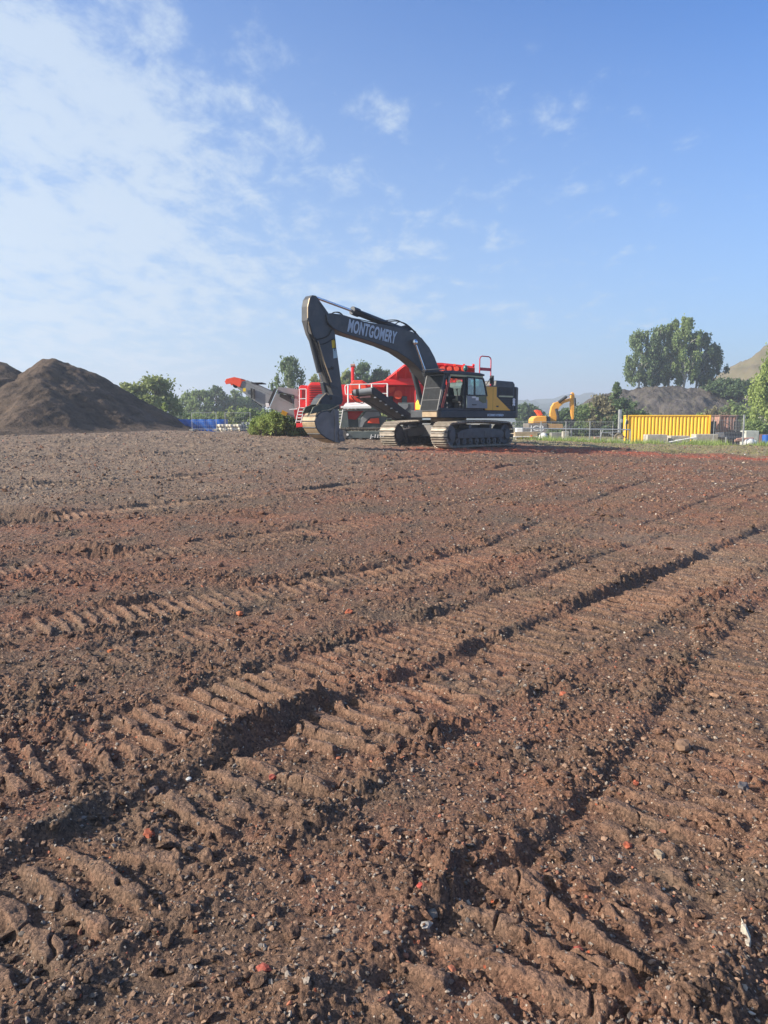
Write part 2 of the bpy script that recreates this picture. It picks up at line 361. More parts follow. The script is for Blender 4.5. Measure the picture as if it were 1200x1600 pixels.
def relief(x, y):
    """height above smooth terrain and how packed the soil is"""
    x = np.asarray(x, float); y = np.asarray(y, float)
    wx = x + 0.018 * perlin(x * 3, y * 3, 71) + 0.010 * perlin(x * 14, y * 14, 72); wy = y + 0.018 * perlin(x * 3, y * 3, 73) + 0.010 * perlin(x * 14, y * 14, 74)
    h = 0.032 * perlin(x * .28, y * .28, 1) + 0.016 * perlin(x * .8, y * .8, 2)
    pk = np.zeros_like(x); lump = np.zeros_like(x); ins = np.zeros_like(x)
    for pts, w, amp, sd in TRK:
        P = smooth_path(pts)
        d, s = path_ds(wx, wy, P, w * 0.5 + 0.6)
        near = np.abs(d) < w * 0.5 + 0.55
        if not near.any(): continue
        dn = d[near]; sn = s[near]; xn = x[near]; yn = y[near]
        seg = perlin(sn * 0.7, sn * 0 + sd * 3.3, 20 + sd)                 # how clear the print is along its length
        a = amp * (np.clip(1.0 + 0.45 * seg, 0.6, 1.3) if sd < 4 else np.clip(0.75 + 0.8 * seg, 0.15, 1.3))
        ad = np.abs(dn) / (w / 2)
        inside = 1 - sst(0.88, 1.08, ad)
        pitch = 0.128 if sd not in (1, 2) else 0.155; bb = 1 + (.6 * (1 - sst(3.2, 5.0, sn)) if sd in (1, 2, 3) else 0); a = a * (1 - .35 * sst(6, 12, sn)); ph = sn / pitch + 0.02 * np.sin(dn * 9)
        k = np.floor(ph); fr = ph - k
        bw = 0.34 + 0.22 * perlin(xn * 6, yn * 6, 48); bar = sst(0.0, 0.10, fr) * (1 - sst(bw, bw + 0.13, fr))
        rk = _perm[(k.astype(np.int64) + sd * 37) & 4095] / 4096.
        keep = np.clip(sst(-0.30, 0.0, 0.9 * perlin(xn * 2.1, yn * 2.1, 31) + 0.7 * perlin(xn * 8, yn * 8, 37) + (rk - 0.25) * 1.0), 0.0, 1)
        crk = 1 - 0.75 * np.exp(-(perlin(xn * 7, yn * 7, 45) / 0.05) ** 2) * (perlin(xn * 3, yn * 3, 46) > 0)
        ed = 1 - sst(0.72, 0.98, ad + 0.15 * perlin(xn * 9, yn * 9, 35))
        cur = np.zeros_like(dn) - 0.028 * a * inside + 0.036 * bb * a * bar * keep * ed * (0.6 + 0.6 * rk) * crk * (0.85 + 0.35 * perlin(xn * 5, yn * 5, 47))
        bl = np.exp(-((ad - 1.24 - .12 * perlin(xn * 5, yn * 5, 39)) / 0.20) ** 2)
        cur += (0.054 if sd == 1 else 0.044) * a * bl * np.clip((.65 if sd == 1 else .45) + 0.9 * perlin(xn * 2.4, yn * 2.4, 33 + sd), .05, 1.3) * np.where(dn < 0, 1.15, 0.55)
        old = h[near]; wgt = np.clip(inside * a, 0, 1); h[near] = old * (1 - 0.5 * wgt) + cur
        ins[near] = np.maximum(ins[near], inside * np.clip(a, 0, 1)); pk[near] = np.maximum(pk[near] * (1 - bl), bar * keep * ed * np.clip(a, 0, 1)); lump[near] = np.maximum(lump[near], bl * a)
    m = np.clip(0.42 + 0.75 * fbm(x * 1.3, y * 1.3, 40, 3), 0.12, 1.1) + 0.6 * lump
    m = m * (1 - 0.55 * pk) * (1 - 0.42 * ins)
    dist = np.hypot(x, y)
    c1 = domes(wx, wy, 0.15, 50, 0.12, 0.50, 0.55); c2 = domes(wx + 3, wy, 0.075, 51, 0.15, 0.72, 0.85); c3 = domes(x, y + 5, 0.034, 52, 0.2, 0.75, 0.95)
    h = h + m * (0.26 * c1 + 0.52 * c2 + 0.78 * c3) + 0.010 * fbm(x * 6, y * 6, 60, 4, 0.6) * (1 - 0.6 * pk) + 0.002 * fbm(x * 40, y * 40, 66, 2) 
    nearf = dist < 9
    if nearf.any():
        h[nearf] += (m * 0.75)[nearf] * domes(x[nearf], y[nearf] + 9, 0.017, 53, 0.25, 0.8, 1.0) 
    far = sst(10, 30, dist)
    h = h + far * (0.05 * fbm(x * 0.9 + 40, y * 0.9, 80, 3, .6) + 0.012 * perlin(x * 5, y * 3, 84) + 0.30 * domes(wx, wy, .19, 86, .15, .6, .6) - .02) * (1 - sst(60, 90, dist))
    # small trampled pits and heaps
    for cx, cy, rx, ry, dh in ((-5.4, 11.2, .55, .28, -.20), (-5.9, 11.75, .6, .2, .12), (-3.3, 8.55, .34, .15, -.12), (-3.6, 8.8, .4, .12, .08), (-1.9, 11.4, .3, .16, -.10), (-2.2, 11.6, .3, .14, .07), (-7.0, 11.9, .7, .22, -.16), (-7.6, 12.3, .7, .2, .10), (14, 31, 1.2, .4, .12), (9.5, 31.5, 1.6, .35, .14), (12.2, 33.2, 1.4, .35, .12)):
        h = h + dh * np.exp(-(((x - cx) / rx) ** 2 + ((y - cy) / ry) ** 2))
    h = h * (1 - sst(70, 120, dist))
    return h, pk

def ground():
    nu, nv = 1250, 1450
    vy = np.concatenate([np.linspace(-60, 0.5, 12), np.linspace(0.6, 1.25, 10), 1.27 * (46 / 1.27) ** np.linspace(0, 1, nv), np.linspace(47, 120, 70), np.geomspace(130, 2400, 16)])
    uu = np.linspace(-1, 1, nu); ext = np.array([1.15, 1.5, 2.2, 3.5]); U = np.concatenate([-ext[::-1], uu, ext])
    Y, Uu = np.meshgrid(vy, U, indexing='ij')
    W = 0.62 * np.maximum(Y, 1.0) + 0.75
    W = np.where(Y > 130, 0.62 * 130 + .75 + (Y - 130) * 0.5, W)
    X = Uu * W
    h, pk = relief(X, Y)
    Z = terrain(X, Y) + h
    n0, n1 = X.shape; idx = np.arange(n0 * n1).reshape(n0, n1)
    Fq = np.stack([idx[:-1, :-1], idx[:-1, 1:], idx[1:, 1:], idx[1:, :-1]], -1).reshape(-1, 4)
    # colour zones of the soil itself: orange strip of burnt shale, pale dry crust, grass-covered edge
    n = fbm(X * .5, Y * .5, 90, 4)
    line = np.interp(X, [-2, 2.3, 7.8, 15, 30], [26.0, 26.8, 29.2, 29.0, 29])
    red = np.exp(-((Y - line + 0.8 * n) / 1.5) ** 2) * sst(-1, 3, X)
    dry = sst(0, 9, -X - 2 + (Y - 8) * .45 + 2.5 * n) * sst(6, 14, Y)
    dry = np.maximum(dry, 0.7 * np.exp(-(((X - 4.2 + n) / 1.1) ** 2 + ((Y - 8.6) / 2.0) ** 2)))
    dry = np.maximum(dry, 0.8 * sst(0, .5, X - 0.47 * Y - 0.55 + .3 * n) * (1 - sst(5, 7, Y)) * sst(1, 2, Y))
    gedge = np.interp(X, [3, 6, 8.8, 16, 40], [36, 34.5, 32.8, 31.2, 31])
    grs = sst(-0.6, 1.6, Y - gedge + 1.3 * n) * sst(4, 6.5, X)
    grs = np.maximum(grs, sst(58, 66, Y))
    o = np_obj('ground', np.stack([X, Y, Z], -1).reshape(-1, 3), Fq, ground_mat(), smooth=True,
               attrs={'packed': pk, 'red': red, 'dry': dry, 'grass': grs})
    tag(o, kind='structure'); return o

def ground_mat():
    m = bpy.data.materials.new('soil'); m.use_nodes = True; nt = m.node_tree; N = nt.nodes; L = nt.links
    b = N['Principled BSDF']; b.inputs['Roughness'].default_value = 0.88; b.inputs['Specular IOR Level'].default_value = 0.25
    geo = N.new('ShaderNodeNewGeometry'); P = geo.outputs['Position']
    def noise(sc, det=5, ro=0.6):
        n = N.new('ShaderNodeTexNoise'); n.inputs['Scale'].default_value = sc; n.inputs['Detail'].default_value = det; n.inputs['Roughness'].default_value = ro; L.new(P, n.inputs['Vector']); return n.outputs['Fac']
    def rng_(v, a, b_, c=0, d=1):
        r = N.new('ShaderNodeMapRange'); L.new(v, r.inputs[0])
        for i, q in enumerate((a, b_, c, d)): r.inputs[i + 1].default_value = q
        return r.outputs[0]
    def mix(f, a, b_, mode='MIX'):
        x = N.new('ShaderNodeMix'); x.data_type = 'RGBA'; x.blend_type = mode
        for i, q in ((0, f), (6, a), (7, b_)):
            if isinstance(q, tuple): x.inputs[i].default_value = (*q, 1)
            elif isinstance(q, (int, float)): x.inputs[i].default_value = q
            else: L.new(q, x.inputs[i])
        return x.outputs[2]
    def attr(nm): a = N.new('ShaderNodeAttribute'); a.attribute_name = nm; return a.outputs['Fac']
    def mul(a, b_):
        x = N.new('ShaderNodeMath'); x.operation = 'MULTIPLY'; L.new(a, x.inputs[0])
        if isinstance(b_, (int, float)): x.inputs[1].default_value = b_
        else: L.new(b_, x.inputs[1])
        return x.outputs[0]
    c = mix(rng_(noise(0.35, 4), .40, .62), (0.152, 0.098, 0.067), (0.215, 0.105, 0.068))
    c = mix(rng_(noise(1.3, 5), .45, .70), c, (0.122, 0.090, 0.066))
    c = mix(rng_(noise(7, 6, .7), .50, .75, 0, .6), c, (0.085, 0.058, 0.045))
    c = mix(mul(rng_(noise(3.0, 5, .7), .56, .70, 0, .5), 1.0), c, (0.250, 0.115, 0.074))
    c = mix(mul(attr('packed'), 0.65), c, (0.265, 0.168, 0.118))
    c = mix(mul(attr('dry'), 0.80), c, mix(rng_(noise(2.2, 6, .7), .35, .65), (0.150, 0.118, 0.090), (0.245, 0.190, 0.142)))
    c = mix(mul(attr('red'), rng_(noise(3.5, 5, .7), .34, .58, .15, 1.0)), c, (0.37, 0.088, 0.046))
    gc = mix(rng_(noise(0.8, 6, .7), .38, .62), (0.21, 0.19, 0.085), (0.24, 0.205, 0.13))
    gc = mix(rng_(noise(2.7, 6, .7), .5, .7), gc, (0.09, 0.075, 0.06))
    c = mix(attr('grass'), c, gc)
    # grit: tiny pale, orange and dark grains
    def grains(scale, thr, col, cc):
        v = N.new('ShaderNodeTexVoronoi'); v.inputs['Scale'].default_value = scale; L.new(P, v.inputs['Vector'])
        s = N.new('ShaderNodeSeparateColor'); L.new(v.outputs['Color'], s.inputs[0])
        t = N.new('ShaderNodeMath'); t.operation = 'GREATER_THAN'; L.new(s.outputs[0], t.inputs[0]); t.inputs[1].default_value = thr
        d = N.new('ShaderNodeMath'); d.operation = 'LESS_THAN'; L.new(v.outputs['Distance'], d.inputs[0]); d.inputs[1].default_value = 0.42
        return mix(mul(mul(t.outputs[0], d.outputs[0]), 0.85), cc, col)
    c = grains(110, .98, (0.50, 0.44, 0.37), c)
    c = grains(75, .996, (0.42, 0.10, 0.045), c)
    c = grains(60, .975, (0.05, 0.045, 0.045), c)
    v = N.new('ShaderNodeTexVoronoi'); v.inputs['Scale'].default_value = 95; L.new(P, v.inputs['Vector'])
    sv = N.new('ShaderNodeSeparateColor'); L.new(v.outputs['Color'], sv.inputs[0])
    c = mix(1.0, c, mix(sv.outputs[1], (0.58, 0.58, 0.59), (1.42, 1.38, 1.33)), 'MULTIPLY')
    L.new(c, b.inputs['Base Color'])
    bp = N.new('ShaderNodeBump'); bp.inputs['Strength'].default_value = 0.9; bp.inputs['Distance'].default_value = 0.006
    ad = N.new('ShaderNodeMath'); ad.operation = 'SUBTRACT'; L.new(noise(120, 4, .7), ad.inputs[0]); L.new(v.outputs['Distance'], ad.inputs[1]); L.new(ad.outputs[0], bp.inputs['Height'])
    b2 = N.new('ShaderNodeBump'); b2.inputs['Strength'].default_value = 0.8; b2.inputs['Distance'].default_value = 0.05; L.new(noise(22, 6, .7), b2.inputs['Height']); L.new(bp.outputs[0], b2.inputs['Normal'])
    L.new(b2.outputs[0], b.inputs['Normal'])
    MATS['soil'] = m; return m
GROUND = ground()

def gz(x, y, fine=True):
    X = np.array([float(x)]); Y = np.array([float(y)]); z = terrain(X, Y)
    return float((z + relief(X, Y)[0])[0]) if fine else float(z[0])

# ---- loose stones and clods lying on the soil
_t = (1 + 5 ** .5) / 2
ICO_V = np.array([(-1, _t, 0), (1, _t, 0), (-1, -_t, 0), (1, -_t, 0), (0, -1, _t), (0, 1, _t), (0, -1, -_t), (0, 1, -_t), (_t, 0, -1), (_t, 0, 1), (-_t, 0, -1), (-_t, 0, 1)], float); ICO_V /= np.linalg.norm(ICO_V[0])
ICO_F = np.array([(0, 11, 5), (0, 5, 1), (0, 1, 7), (0, 7, 10), (0, 10, 11), (1, 5, 9), (5, 11, 4), (11, 10, 2), (10, 7, 6), (7, 1, 8), (3, 9, 4), (3, 4, 2), (3, 2, 6), (3, 6, 8), (3, 8, 9), (4, 9, 5), (2, 4, 11), (6, 2, 10), (8, 6, 7), (9, 8, 1)])
def subdiv(V, F):
    V = list(map(tuple, V)); key = {}; out = []
    def mid(a, b):
        k = (min(a, b), max(a, b))
        if k not in key:
            p = np.array(V[a]) + np.array(V[b]); p /= np.linalg.norm(p); key[k] = len(V); V.append(tuple(p))
        return key[k]
    for a, b, c in F:
        ab, bc, ca = mid(a, b), mid(b, c), mid(c, a); out += [(a, ab, ca), (b, bc, ab), (c, ca, bc), (ab, bc, ca)]
    return np.array(V), np.array(out)
ICO2_V, ICO2_F = subdiv(ICO_V, ICO_F)
def rot_rand(n):
    q = rng.normal(size=(n, 4)); q /= np.linalg.norm(q, axis=1)[:, None]; w, x, y, z = q.T
    return np.stack([1 - 2 * (y * y + z * z), 2 * (x * y - z * w), 2 * (x * z + y * w), 2 * (x * y + z * w), 1 - 2 * (x * x + z * z), 2 * (y * z - x * w), 2 * (x * z - y * w), 2 * (y * z + x * w), 1 - 2 * (x * x + y * y)], -1).reshape(n, 3, 3)
def scatter(name, n, y0, y1, smin, smax, power, matr, kind_label, fine=False, jit=0.22, flat=0.75):
    Y = y0 * (y1 / y0) ** rng.random(n); X = (rng.random(n) * 2 - 1) * (0.60 * Y + 0.6)
    hh, pk = relief(X, Y); keep = pk < 0.55; X, Y, hh = X[keep], Y[keep], hh[keep]; n = len(X)
    S = smin * (smax / smin) ** (rng.random(n) ** power) * (0.72 + 0.075 * Y)
    V0, F0_ = (ICO2_V, ICO2_F) if fine else (ICO_V, ICO_F)
    k = len(V0); sc = S[:, None] * np.stack([0.7 + 0.6 * rng.random(n), 0.6 + 0.5 * rng.random(n), flat * (0.5 + 0.5 * rng.random(n))], -1)
    J = 1 + jit * rng.normal(size=(n, k, 1))
    V = V0[None] * J * sc[:, None, :]
    V = np.einsum('nij,nkj->nki', rot_rand(n), V)
    V[..., 2] *= 0.8
    V += np.stack([X, Y, terrain(X, Y) + hh + S * 0.22], -1)[:, None, :]
    F = (F0_[None] + (np.arange(n) * k)[:, None, None]).reshape(-1, 3)
    tone = np.repeat(rng.random(n), k)
    o = np_obj(name, V.reshape(-1, 3), F, matr, smooth=False, attrs={'tone': tone})
    tag(o, kind_label, name.split('_')[-1], kind='stuff'); return o
def stone_mat():
    m = bpy.data.materials.new('stone_mix'); m.use_nodes = True; nt = m.node_tree; N = nt.nodes; L = nt.links
    b = N['Principled BSDF']; b.inputs['Roughness'].default_value = 0.8
    a = N.new('ShaderNodeAttribute'); a.attribute_name = 'tone'
    r = N.new('ShaderNodeValToRGB'); r.color_ramp.interpolation = 'CONSTANT'; e = r.color_ramp.elements
    cols = [(0, (.20, .122, .078)), (.3, (.15, .10, .072)), (.5, (.26, .165, .11)), (.66, (.09, .075, .065)), (.78, (.20, .17, .145)), (.90, (.22, .095, .06)), (.93, (.30, .25, .20)), (.984, (.32, .11, .06)), (.994, (.52, .48, .42))]
    e[0].color = (*cols[0][1], 1); e[1].position = cols[1][0]; e[1].color = (*cols[1][1], 1)
    for p, c in cols[2:]:
        q = e.new(p); q.color = (*c, 1)
    L.new(a.outputs['Fac'], r.inputs[0])
    geo = N.new('ShaderNodeNewGeometry'); n = N.new('ShaderNodeTexNoise'); n.inputs['Scale'].default_value = 90; n.inputs['Detail'].default_value = 5; L.new(geo.outputs['Position'], n.inputs['Vector'])
    mx = N.new('ShaderNodeMix'); mx.data_type = 'RGBA'; mx.blend_type = 'MULTIPLY'; mx.inputs[0].default_value = 0.5; L.new(r.outputs[0], mx.inputs[6]); L.new(n.outputs['Color'], mx.inputs[7])
    L.new(r.outputs[0], mx.inputs[6]); L.new(r.outputs[0], b.inputs['Base Color'])
    bp = N.new('ShaderNodeBump'); bp.inputs['Distance'].default_value = 0.004; L.new(n.outputs['Fac'], bp.inputs['Height']); L.new(bp.outputs[0], b.inputs['Normal'])
    return m
M_stone = stone_mat()
scatter('loose_gravel', 46000, 1.35, 24, 0.0035, 0.014, 1.5, M_stone, 'fine loose gravel and crumbs of many colours strewn over the churned soil')
scatter('soil_clods', 4200, 1.4, 24, 0.010, 0.034, 2.0, MATS['soil'], 'crumbly brown soil clods strewn over the churned ground', fine=True, jit=0.13)

scatter('distant_gravel', 9000, 13, 48, 0.007, 0.020, 1.6, M_stone, 'small stones and crumbs strewn over the far half of the soil field')
# single stones one can pick out
def stone(px, py, r, col, label, name='stone', cat='stone', sq=(1, .8, .6), cname=None):
    d = ray(px, py); t = (0 - EYE) / d.z; x, y = d.x * t, d.y * t
    for _ in range(3):
        z = gz(x, y); t = (z - EYE) / d.z; x, y = d.x * t, d.y * t
    mm = mat(cname or ('stone_%g' % (col[0] * 7 + col[1] * 31)), tuple(c * .70 for c in col) if 'brick' in name else tuple(c * .85 for c in col), 0.85, 0, 0.35, 30, 0.75, (.15, .095, .07), bump=0.004)
    J = 1 + 0.14 * rng.normal(size=(len(ICO2_V), 1)); r = r * (.8 if 'brick' in name else 1); V = np.round(ICO2_V * 1.7) / 1.7 * .45 + ICO2_V * .6; V = V * J * r * np.array(sq)
    o = np_obj(name, V, ICO2_F, mm); o.location = (x, y, gz(x, y) + r * 0.12); o.rotation_euler = (0, 0, random.random() * 3)
    tag(o, label, cat, 'single stones and brick pieces in the soil'); return o
stone(657, 1391, .014, (.50, .07, .05), 'smooth round red stone in the lower middle of the churned soil')
stone(295, 1222, .013, (.68, .72, .72), 'small white angular stone chip in the dark rut at lower left', cname='stone_white')
stone(232, 1300, .036, (.44, .10, .045), 'broken orange brick lump in the rut just below the white chip', 'brick_piece', 'brick')
stone(426, 1217, .024, (.42, .08, .055), 'crumbled red brick bit beside the long rut edge near the middle left', 'brick_piece', 'brick')
stone(993, 1216, .024, (.48, .11, .05), 'orange brick piece lying right of the second rut edge', 'brick_piece', 'brick')
stone(981, 1322, .024, (.48, .11, .05), 'orange brick bit among stones in the right hand track print', 'brick_piece', 'brick')
stone(902, 1485, .022, (.46, .09, .06), 'red brick bit at the lower right beside a long soil bar', 'brick_piece', 'brick')
stone(1030, 1336, .022, (.30, .24, .17), 'grey brown stone in the rut at the right hand side')
stone(1115, 1087, .034, (.52, .30, .17), 'flat pale orange stone on smooth soil at the right')
stone(1068, 1167, .05, (.22, .135, .085), 'large flat brown stone slab at the right above the rut', sq=(1, .8, .45))
stone(674, 1427, .021, (.16, .15, .13), 'dark rounded pebble in a small hollow below the red stone')
stone(665, 1441, .018, (.45, .43, .40), 'pale grey pebble touching the dark pebble in the hollow')
stone(1165, 1460, .05, (.55, .50, .40), 'long thin white stone at the right hand edge of the photo', sq=(1.2, .25, .3))
stone(374, 955, .042, (.60, .16, .06), 'bright orange brick fragment halfway up the left of the field', 'brick_piece', 'brick')
stone(545, 957, .045, (.52, .13, .06), 'orange brick fragment on reddish soil left of centre', 'brick_piece', 'brick')
stone(173, 1018, .034, (.60, .18, .06), 'bright orange brick fragment at the far left of the field', 'brick_piece', 'brick')
stone(880, 1085, .030, (.52, .13, .06), 'orange brick flake on smooth red brown soil right of centre', 'brick_piece', 'brick')
stone(412, 1515, .026, (.46, .09, .05), 'red brick lump at the bottom left beside a long soil bar', 'brick_piece', 'brick')
stone(240, 1240, .028, (.16, .11, .09), 'dark reddish pebble embedded in the rut wall at lower left')
stone(1160, 1234, .03, (.10, .10, .11), 'dark blue grey pebble near the right edge in the rut')

# ------------------------------------------------------------------ soil heaps and hills
def heap(name, cx, cy, Hp, planes, Rr, base_fn, matr, res=150, nz=0.25, seed=3, p=7, soft=0.5, cap=0):
    n = res; g = np.linspace(-Rr, Rr, n); X, Y = np.meshgrid(g, g)
    acc = 0
    for ax, ay, k in planes: acc = acc + np.maximum(0, (ax * X + ay * Y) * k) ** p
    h = Hp - np.sqrt(acc ** (2 / p) + soft ** 2) + soft
    gul = fbm(X * .25 + seed, Y * .25, seed, 5, .55)
    if cap: h = cap - np.log1p(np.exp((cap - h) * 1.5)) / 1.5 * 1.0 if False else -np.logaddexp(-h * 1.2, -cap * 1.2) / 1.2
    h = h + nz * gul + 0.16 * nz * fbm(X * 2.2, Y * 2.2, seed + 9, 3, .7)
    foot = 0.9 if cap else 0.75; h = np.where(h > foot, h, foot * np.exp((h - foot) / foot))      # skirts flatten out
    h = h - 0.12
    Z = base_fn(X + cx, Y + cy) + h
    idx = np.arange(n * n).reshape(n, n)
    Fq = np.stack([idx[:-1, :-1], idx[:-1, 1:], idx[1:, 1:], idx[1:, :-1]], -1).reshape(-1, 4)
    return np_obj(name, np.stack([X + cx, Y + cy, Z], -1).reshape(-1, 3), Fq, matr, smooth=True)
M_heap = mat('heap_soil', (0.062, 0.045, 0.034), 0.95, 0, 0.45, 0.8, 0.34, (0.16, 0.11, 0.078), bump=0.45, detail=10, spec=.2)
def azp(lst): return [(math.sin(R(a)), math.cos(R(a)), k) for a, k in lst]
o = heap('soil_heap', -22.3, 51, 5.25, azp([(228, .66), (180, .40), (112, .62), (55, .6), (0, .6), (290, .55)]), 15.5, terrain, M_heap, 230, 0.34, 3, 9)
tag(o, 'large dark brown soil heap with a sharp peak at the left', 'soil heap', 'soil heaps')
o = heap('soil_heap', -27.9, 52.0, 5.75, azp([(230, .6), (180, .6), (120, .6), (60, .6), (0, .6), (290, .55)]), 13, terrain, M_heap, 130, 0.3, 17, 6)
tag(o, 'smaller brown soil heap cut off by the left edge behind the large heap', 'soil heap', 'soil heaps')

flat = lambda x, y: np.full_like(x, -0.45)
M_mound = mat('dark_shale', (0.080, 0.070, 0.068), 0.95, 0, 0.40, 0.5, 0.5, (0.13, 0.125, 0.075), bump=1.0, detail=10, spec=.2)
o = heap('hill', 49.5, 132, 10.6, azp([(250, .55), (200, .75), (160, .7), (110, .45), (60, .4), (0, .5), (310, .5)]), 27, flat, M_mound, 200, 0.75, 23, 5, 1.5, cap=7.4)
tag(o, kind='structure')
M_tip = mat('grassy_spoil', (0.140, 0.118, 0.075), 0.95, 0, 0.15, 0.02, 0.5, (0.10, 0.115, 0.055), bump=0.5, detail=9, spec=.2)
o = heap('spoil_tip', 158, 220, 46.5, azp([(a, .60) for a in range(0, 360, 30)]), 118, flat, M_tip, 150, 1.8, 29, 8, 4.0)
tag(o, kind='structure')
M_far = mat('far_hillside', (0.06, 0.085, 0.045), 0.95, 0, 0.3, 0.01)
for (cx, cy, Hp, Rr, sd) in ((150, 950, 26, 330, 1), (330, 1150, 40, 420, 2), (-120, 1100, 16, 380, 3)):
    o = heap('hill', cx, cy, Hp, azp([(a, .13) for a in range(0, 360, 45)]), Rr, flat, M_far, 70, 5, 40 + sd, 3, 8)
    tag(o, kind='structure')

# ------------------------------------------------------------------ trees and plants
def leaves(centres, radii, per, size, droop=0.0, aspect=1.6, seed=0):
    """leaf cards spread through blobs: returns V, F, tone"""
    r = np.random.default_rng(seed); C = np.repeat(np.array(centres, float), per, 0); Rd = np.repeat(np.array(radii, float), per, 0); n = len(C)
    d = r.normal(size=(n, 3)); d /= np.linalg.norm(d, axis=1)[:, None]; rad = np.abs(r.normal(size=n)) * 0.72
    P = C + d * rad[:, None] * Rd
    if droop: P[:, 2] -= droop * r.random(n) ** 2
    a = r.normal(size=(n, 3)); 
    if droop: a[:, 2] -= 2.0
    a /= np.linalg.norm(a, axis=1)[:, None]
    b = np.cross(a, r.normal(size=(n, 3))); b /= np.linalg.norm(b, axis=1)[:, None]
    s = size * (0.55 + 0.9 * r.random(n))[:, None]
    V = np.stack([P - a * s * aspect / 2, P + b * s / 2, P + a * s * aspect / 2, P - b * s / 2], 1)
    F = np.arange(n * 4).reshape(n, 4)
    blob = np.repeat(r.random(len(centres)), per)
    tone = np.repeat(0.55 * blob + 0.45 * r.random(n), 4)
    return V.reshape(-1, 3), F, tone
def crown_blobs(kind, h, w, r):
    C = []; Rd = []
    if kind == 'round':
        n = 46
        for i in range(n):
            t = r.random(); z = h * (0.12 + 0.80 * t); rr = w / 2 * math.sin(math.pi * min(1, 0.18 + 0.80 * t)) ** 0.65 * (0.45 + 0.5 * r.random())
            a = r.random() * 6.283; C.append((rr * math.cos(a), rr * math.sin(a), z)); q = w * (0.07 + 0.075 * r.random()); Rd.append((q, q, q * 0.85))
    elif kind == 'birch':
        n = 52
        for i in range(n):
            t = (i + r.random()) / n; z = h * (0.16 + 0.80 * t); rr = w / 2 * (math.sin(math.pi * (0.16 + 0.76 * t)) ** 0.8) * (0.15 + 0.95 * r.random())
            a = r.random() * 6.283; C.append((rr * math.cos(a), rr * math.sin(a), z)); q = w * (0.05 + 0.075 * r.random()); Rd.append((q, q, q * 1.15))
    elif kind == 'weeping':
        n = 60
        for i in range(n):
            t = (i + r.random()) / n; z = h * (0.12 + 0.86 * t); rr = w / 2 * (1 - t) ** 0.45 * (0.3 + 0.75 * r.random())
            a = r.random() * 6.283; C.append((rr * math.cos(a), rr * math.sin(a), z)); q = w * (0.05 + 0.05 * r.random()); Rd.append((q, q, q * 2.0))
    elif kind == 'bush':
        n = 54
        for i in range(n):
            a = r.random() * 6.283; rr = w / 2 * math.sqrt(r.random()) * 0.85; z = h * (0.2 + 0.62 * (1 - (rr / (w / 2)) ** 2) * r.random() + 0.05)
            C.append((rr * math.cos(a), rr * math.sin(a), z)); q = w * (0.045 + 0.05 * r.random()); Rd.append((q, q, h * 0.12))
    elif kind == 'conifer':
        n = 34
        for i in range(n):
            t = (i + r.random()) / n; z = h * (0.06 + 0.92 * t); rr = w / 2 * (1 - t) ** 0.9 * (0.5 + 0.5 * r.random())
            a = r.random() * 6.283; C.append((rr * math.cos(a), rr * math.sin(a), z)); q = w * (0.05 + 0.12 * (1 - t)); Rd.append((q, q, q * 0.6))
    return C, Rd
def tree(name, label, cat, group, x, y, h, w, kind, lm, per=200, size=0.3, base=None, seed=None, bark=None, twigs=True):
    z = terrain(np.array([x]), np.array([y]))[0] if base is None else base
    seed = seed if seed is not None else int(abs(x * 131 + y * 17)) + 5
    r = random.Random(seed)
    t = thing(name, label, cat, (x, y, z - 0.1), 0, group)
    C, Rd = crown_blobs(kind, h, w, r)
    V, F, tone = leaves(C, Rd, int(per * (.62 if kind in ('birch', 'round') else .5 if kind == 'bush' else .85)), size, droop={'birch': h * 0.10, 'weeping': h * 0.16}.get(kind, 0), seed=seed)
    np_obj('foliage' if kind in ('bush',) else 'crown', V, F, lm, t, attrs={'tone': tone})
    mb = MB(); bk = bark or M_bark
    if kind == 'bush':
        for c in C[::2]: mb.cyl((c[0] * .2, c[1] * .2, 0), c, 0.012 * w + .01, 0.01, 5)
        mb.build('stem', bk, t)
    else:
        tr = max(0.06, h * 0.018); n = 7; pts = []
        for i in range(n): pts.append(Vector((0.02 * h * math.sin(i * 1.3 + seed), 0.02 * h * math.cos(i * 1.7 + seed) - .02 * h, h * 0.93 * i / (n - 1))))
        for i in range(n - 1): mb.cyl(pts[i], pts[i + 1], tr * (1 - i / n) + .01, tr * (1 - (i + 1) / n) + .01, 7)
        mb.build('trunk', bk, t, smooth=True)
        lb = MB()
        for c in C:
            k = max(0.15, min(0.9, c[2] / h - 0.16)); q = pts[int(k * (n - 1))].lerp(pts[min(n - 1, int(k * (n - 1)) + 1)], k * (n - 1) % 1)
            m = q.lerp(Vector(c), .5) + Vector((0, 0, 0.04 * h))
            lb.cyl(q, m, tr * .35, tr * .22, 5); lb.cyl(m, c, tr * .22, tr * .08, 5)
        lb.build('limbs', bk, t, smooth=True)
    return t
L_olive = leaf_mat('leaf_olive', (0.138, 0.196, 0.065), (0.344, 0.379, 0.138))
L_dark = leaf_mat('leaf_dark', (0.059, 0.107, 0.051), (0.147, 0.205, 0.087))
L_birch = leaf_mat('leaf_birch', (0.098, 0.156, 0.078), (0.225, 0.293, 0.137))
L_light = leaf_mat('leaf_light', (0.170, 0.246, 0.056), (0.377, 0.452, 0.151))
L_brown = leaf_mat('leaf_brownish', (0.145, 0.136, 0.076), (0.255, 0.230, 0.136))
L_mid = leaf_mat('leaf_mid', (0.111, 0.177, 0.066), (0.265, 0.332, 0.121))

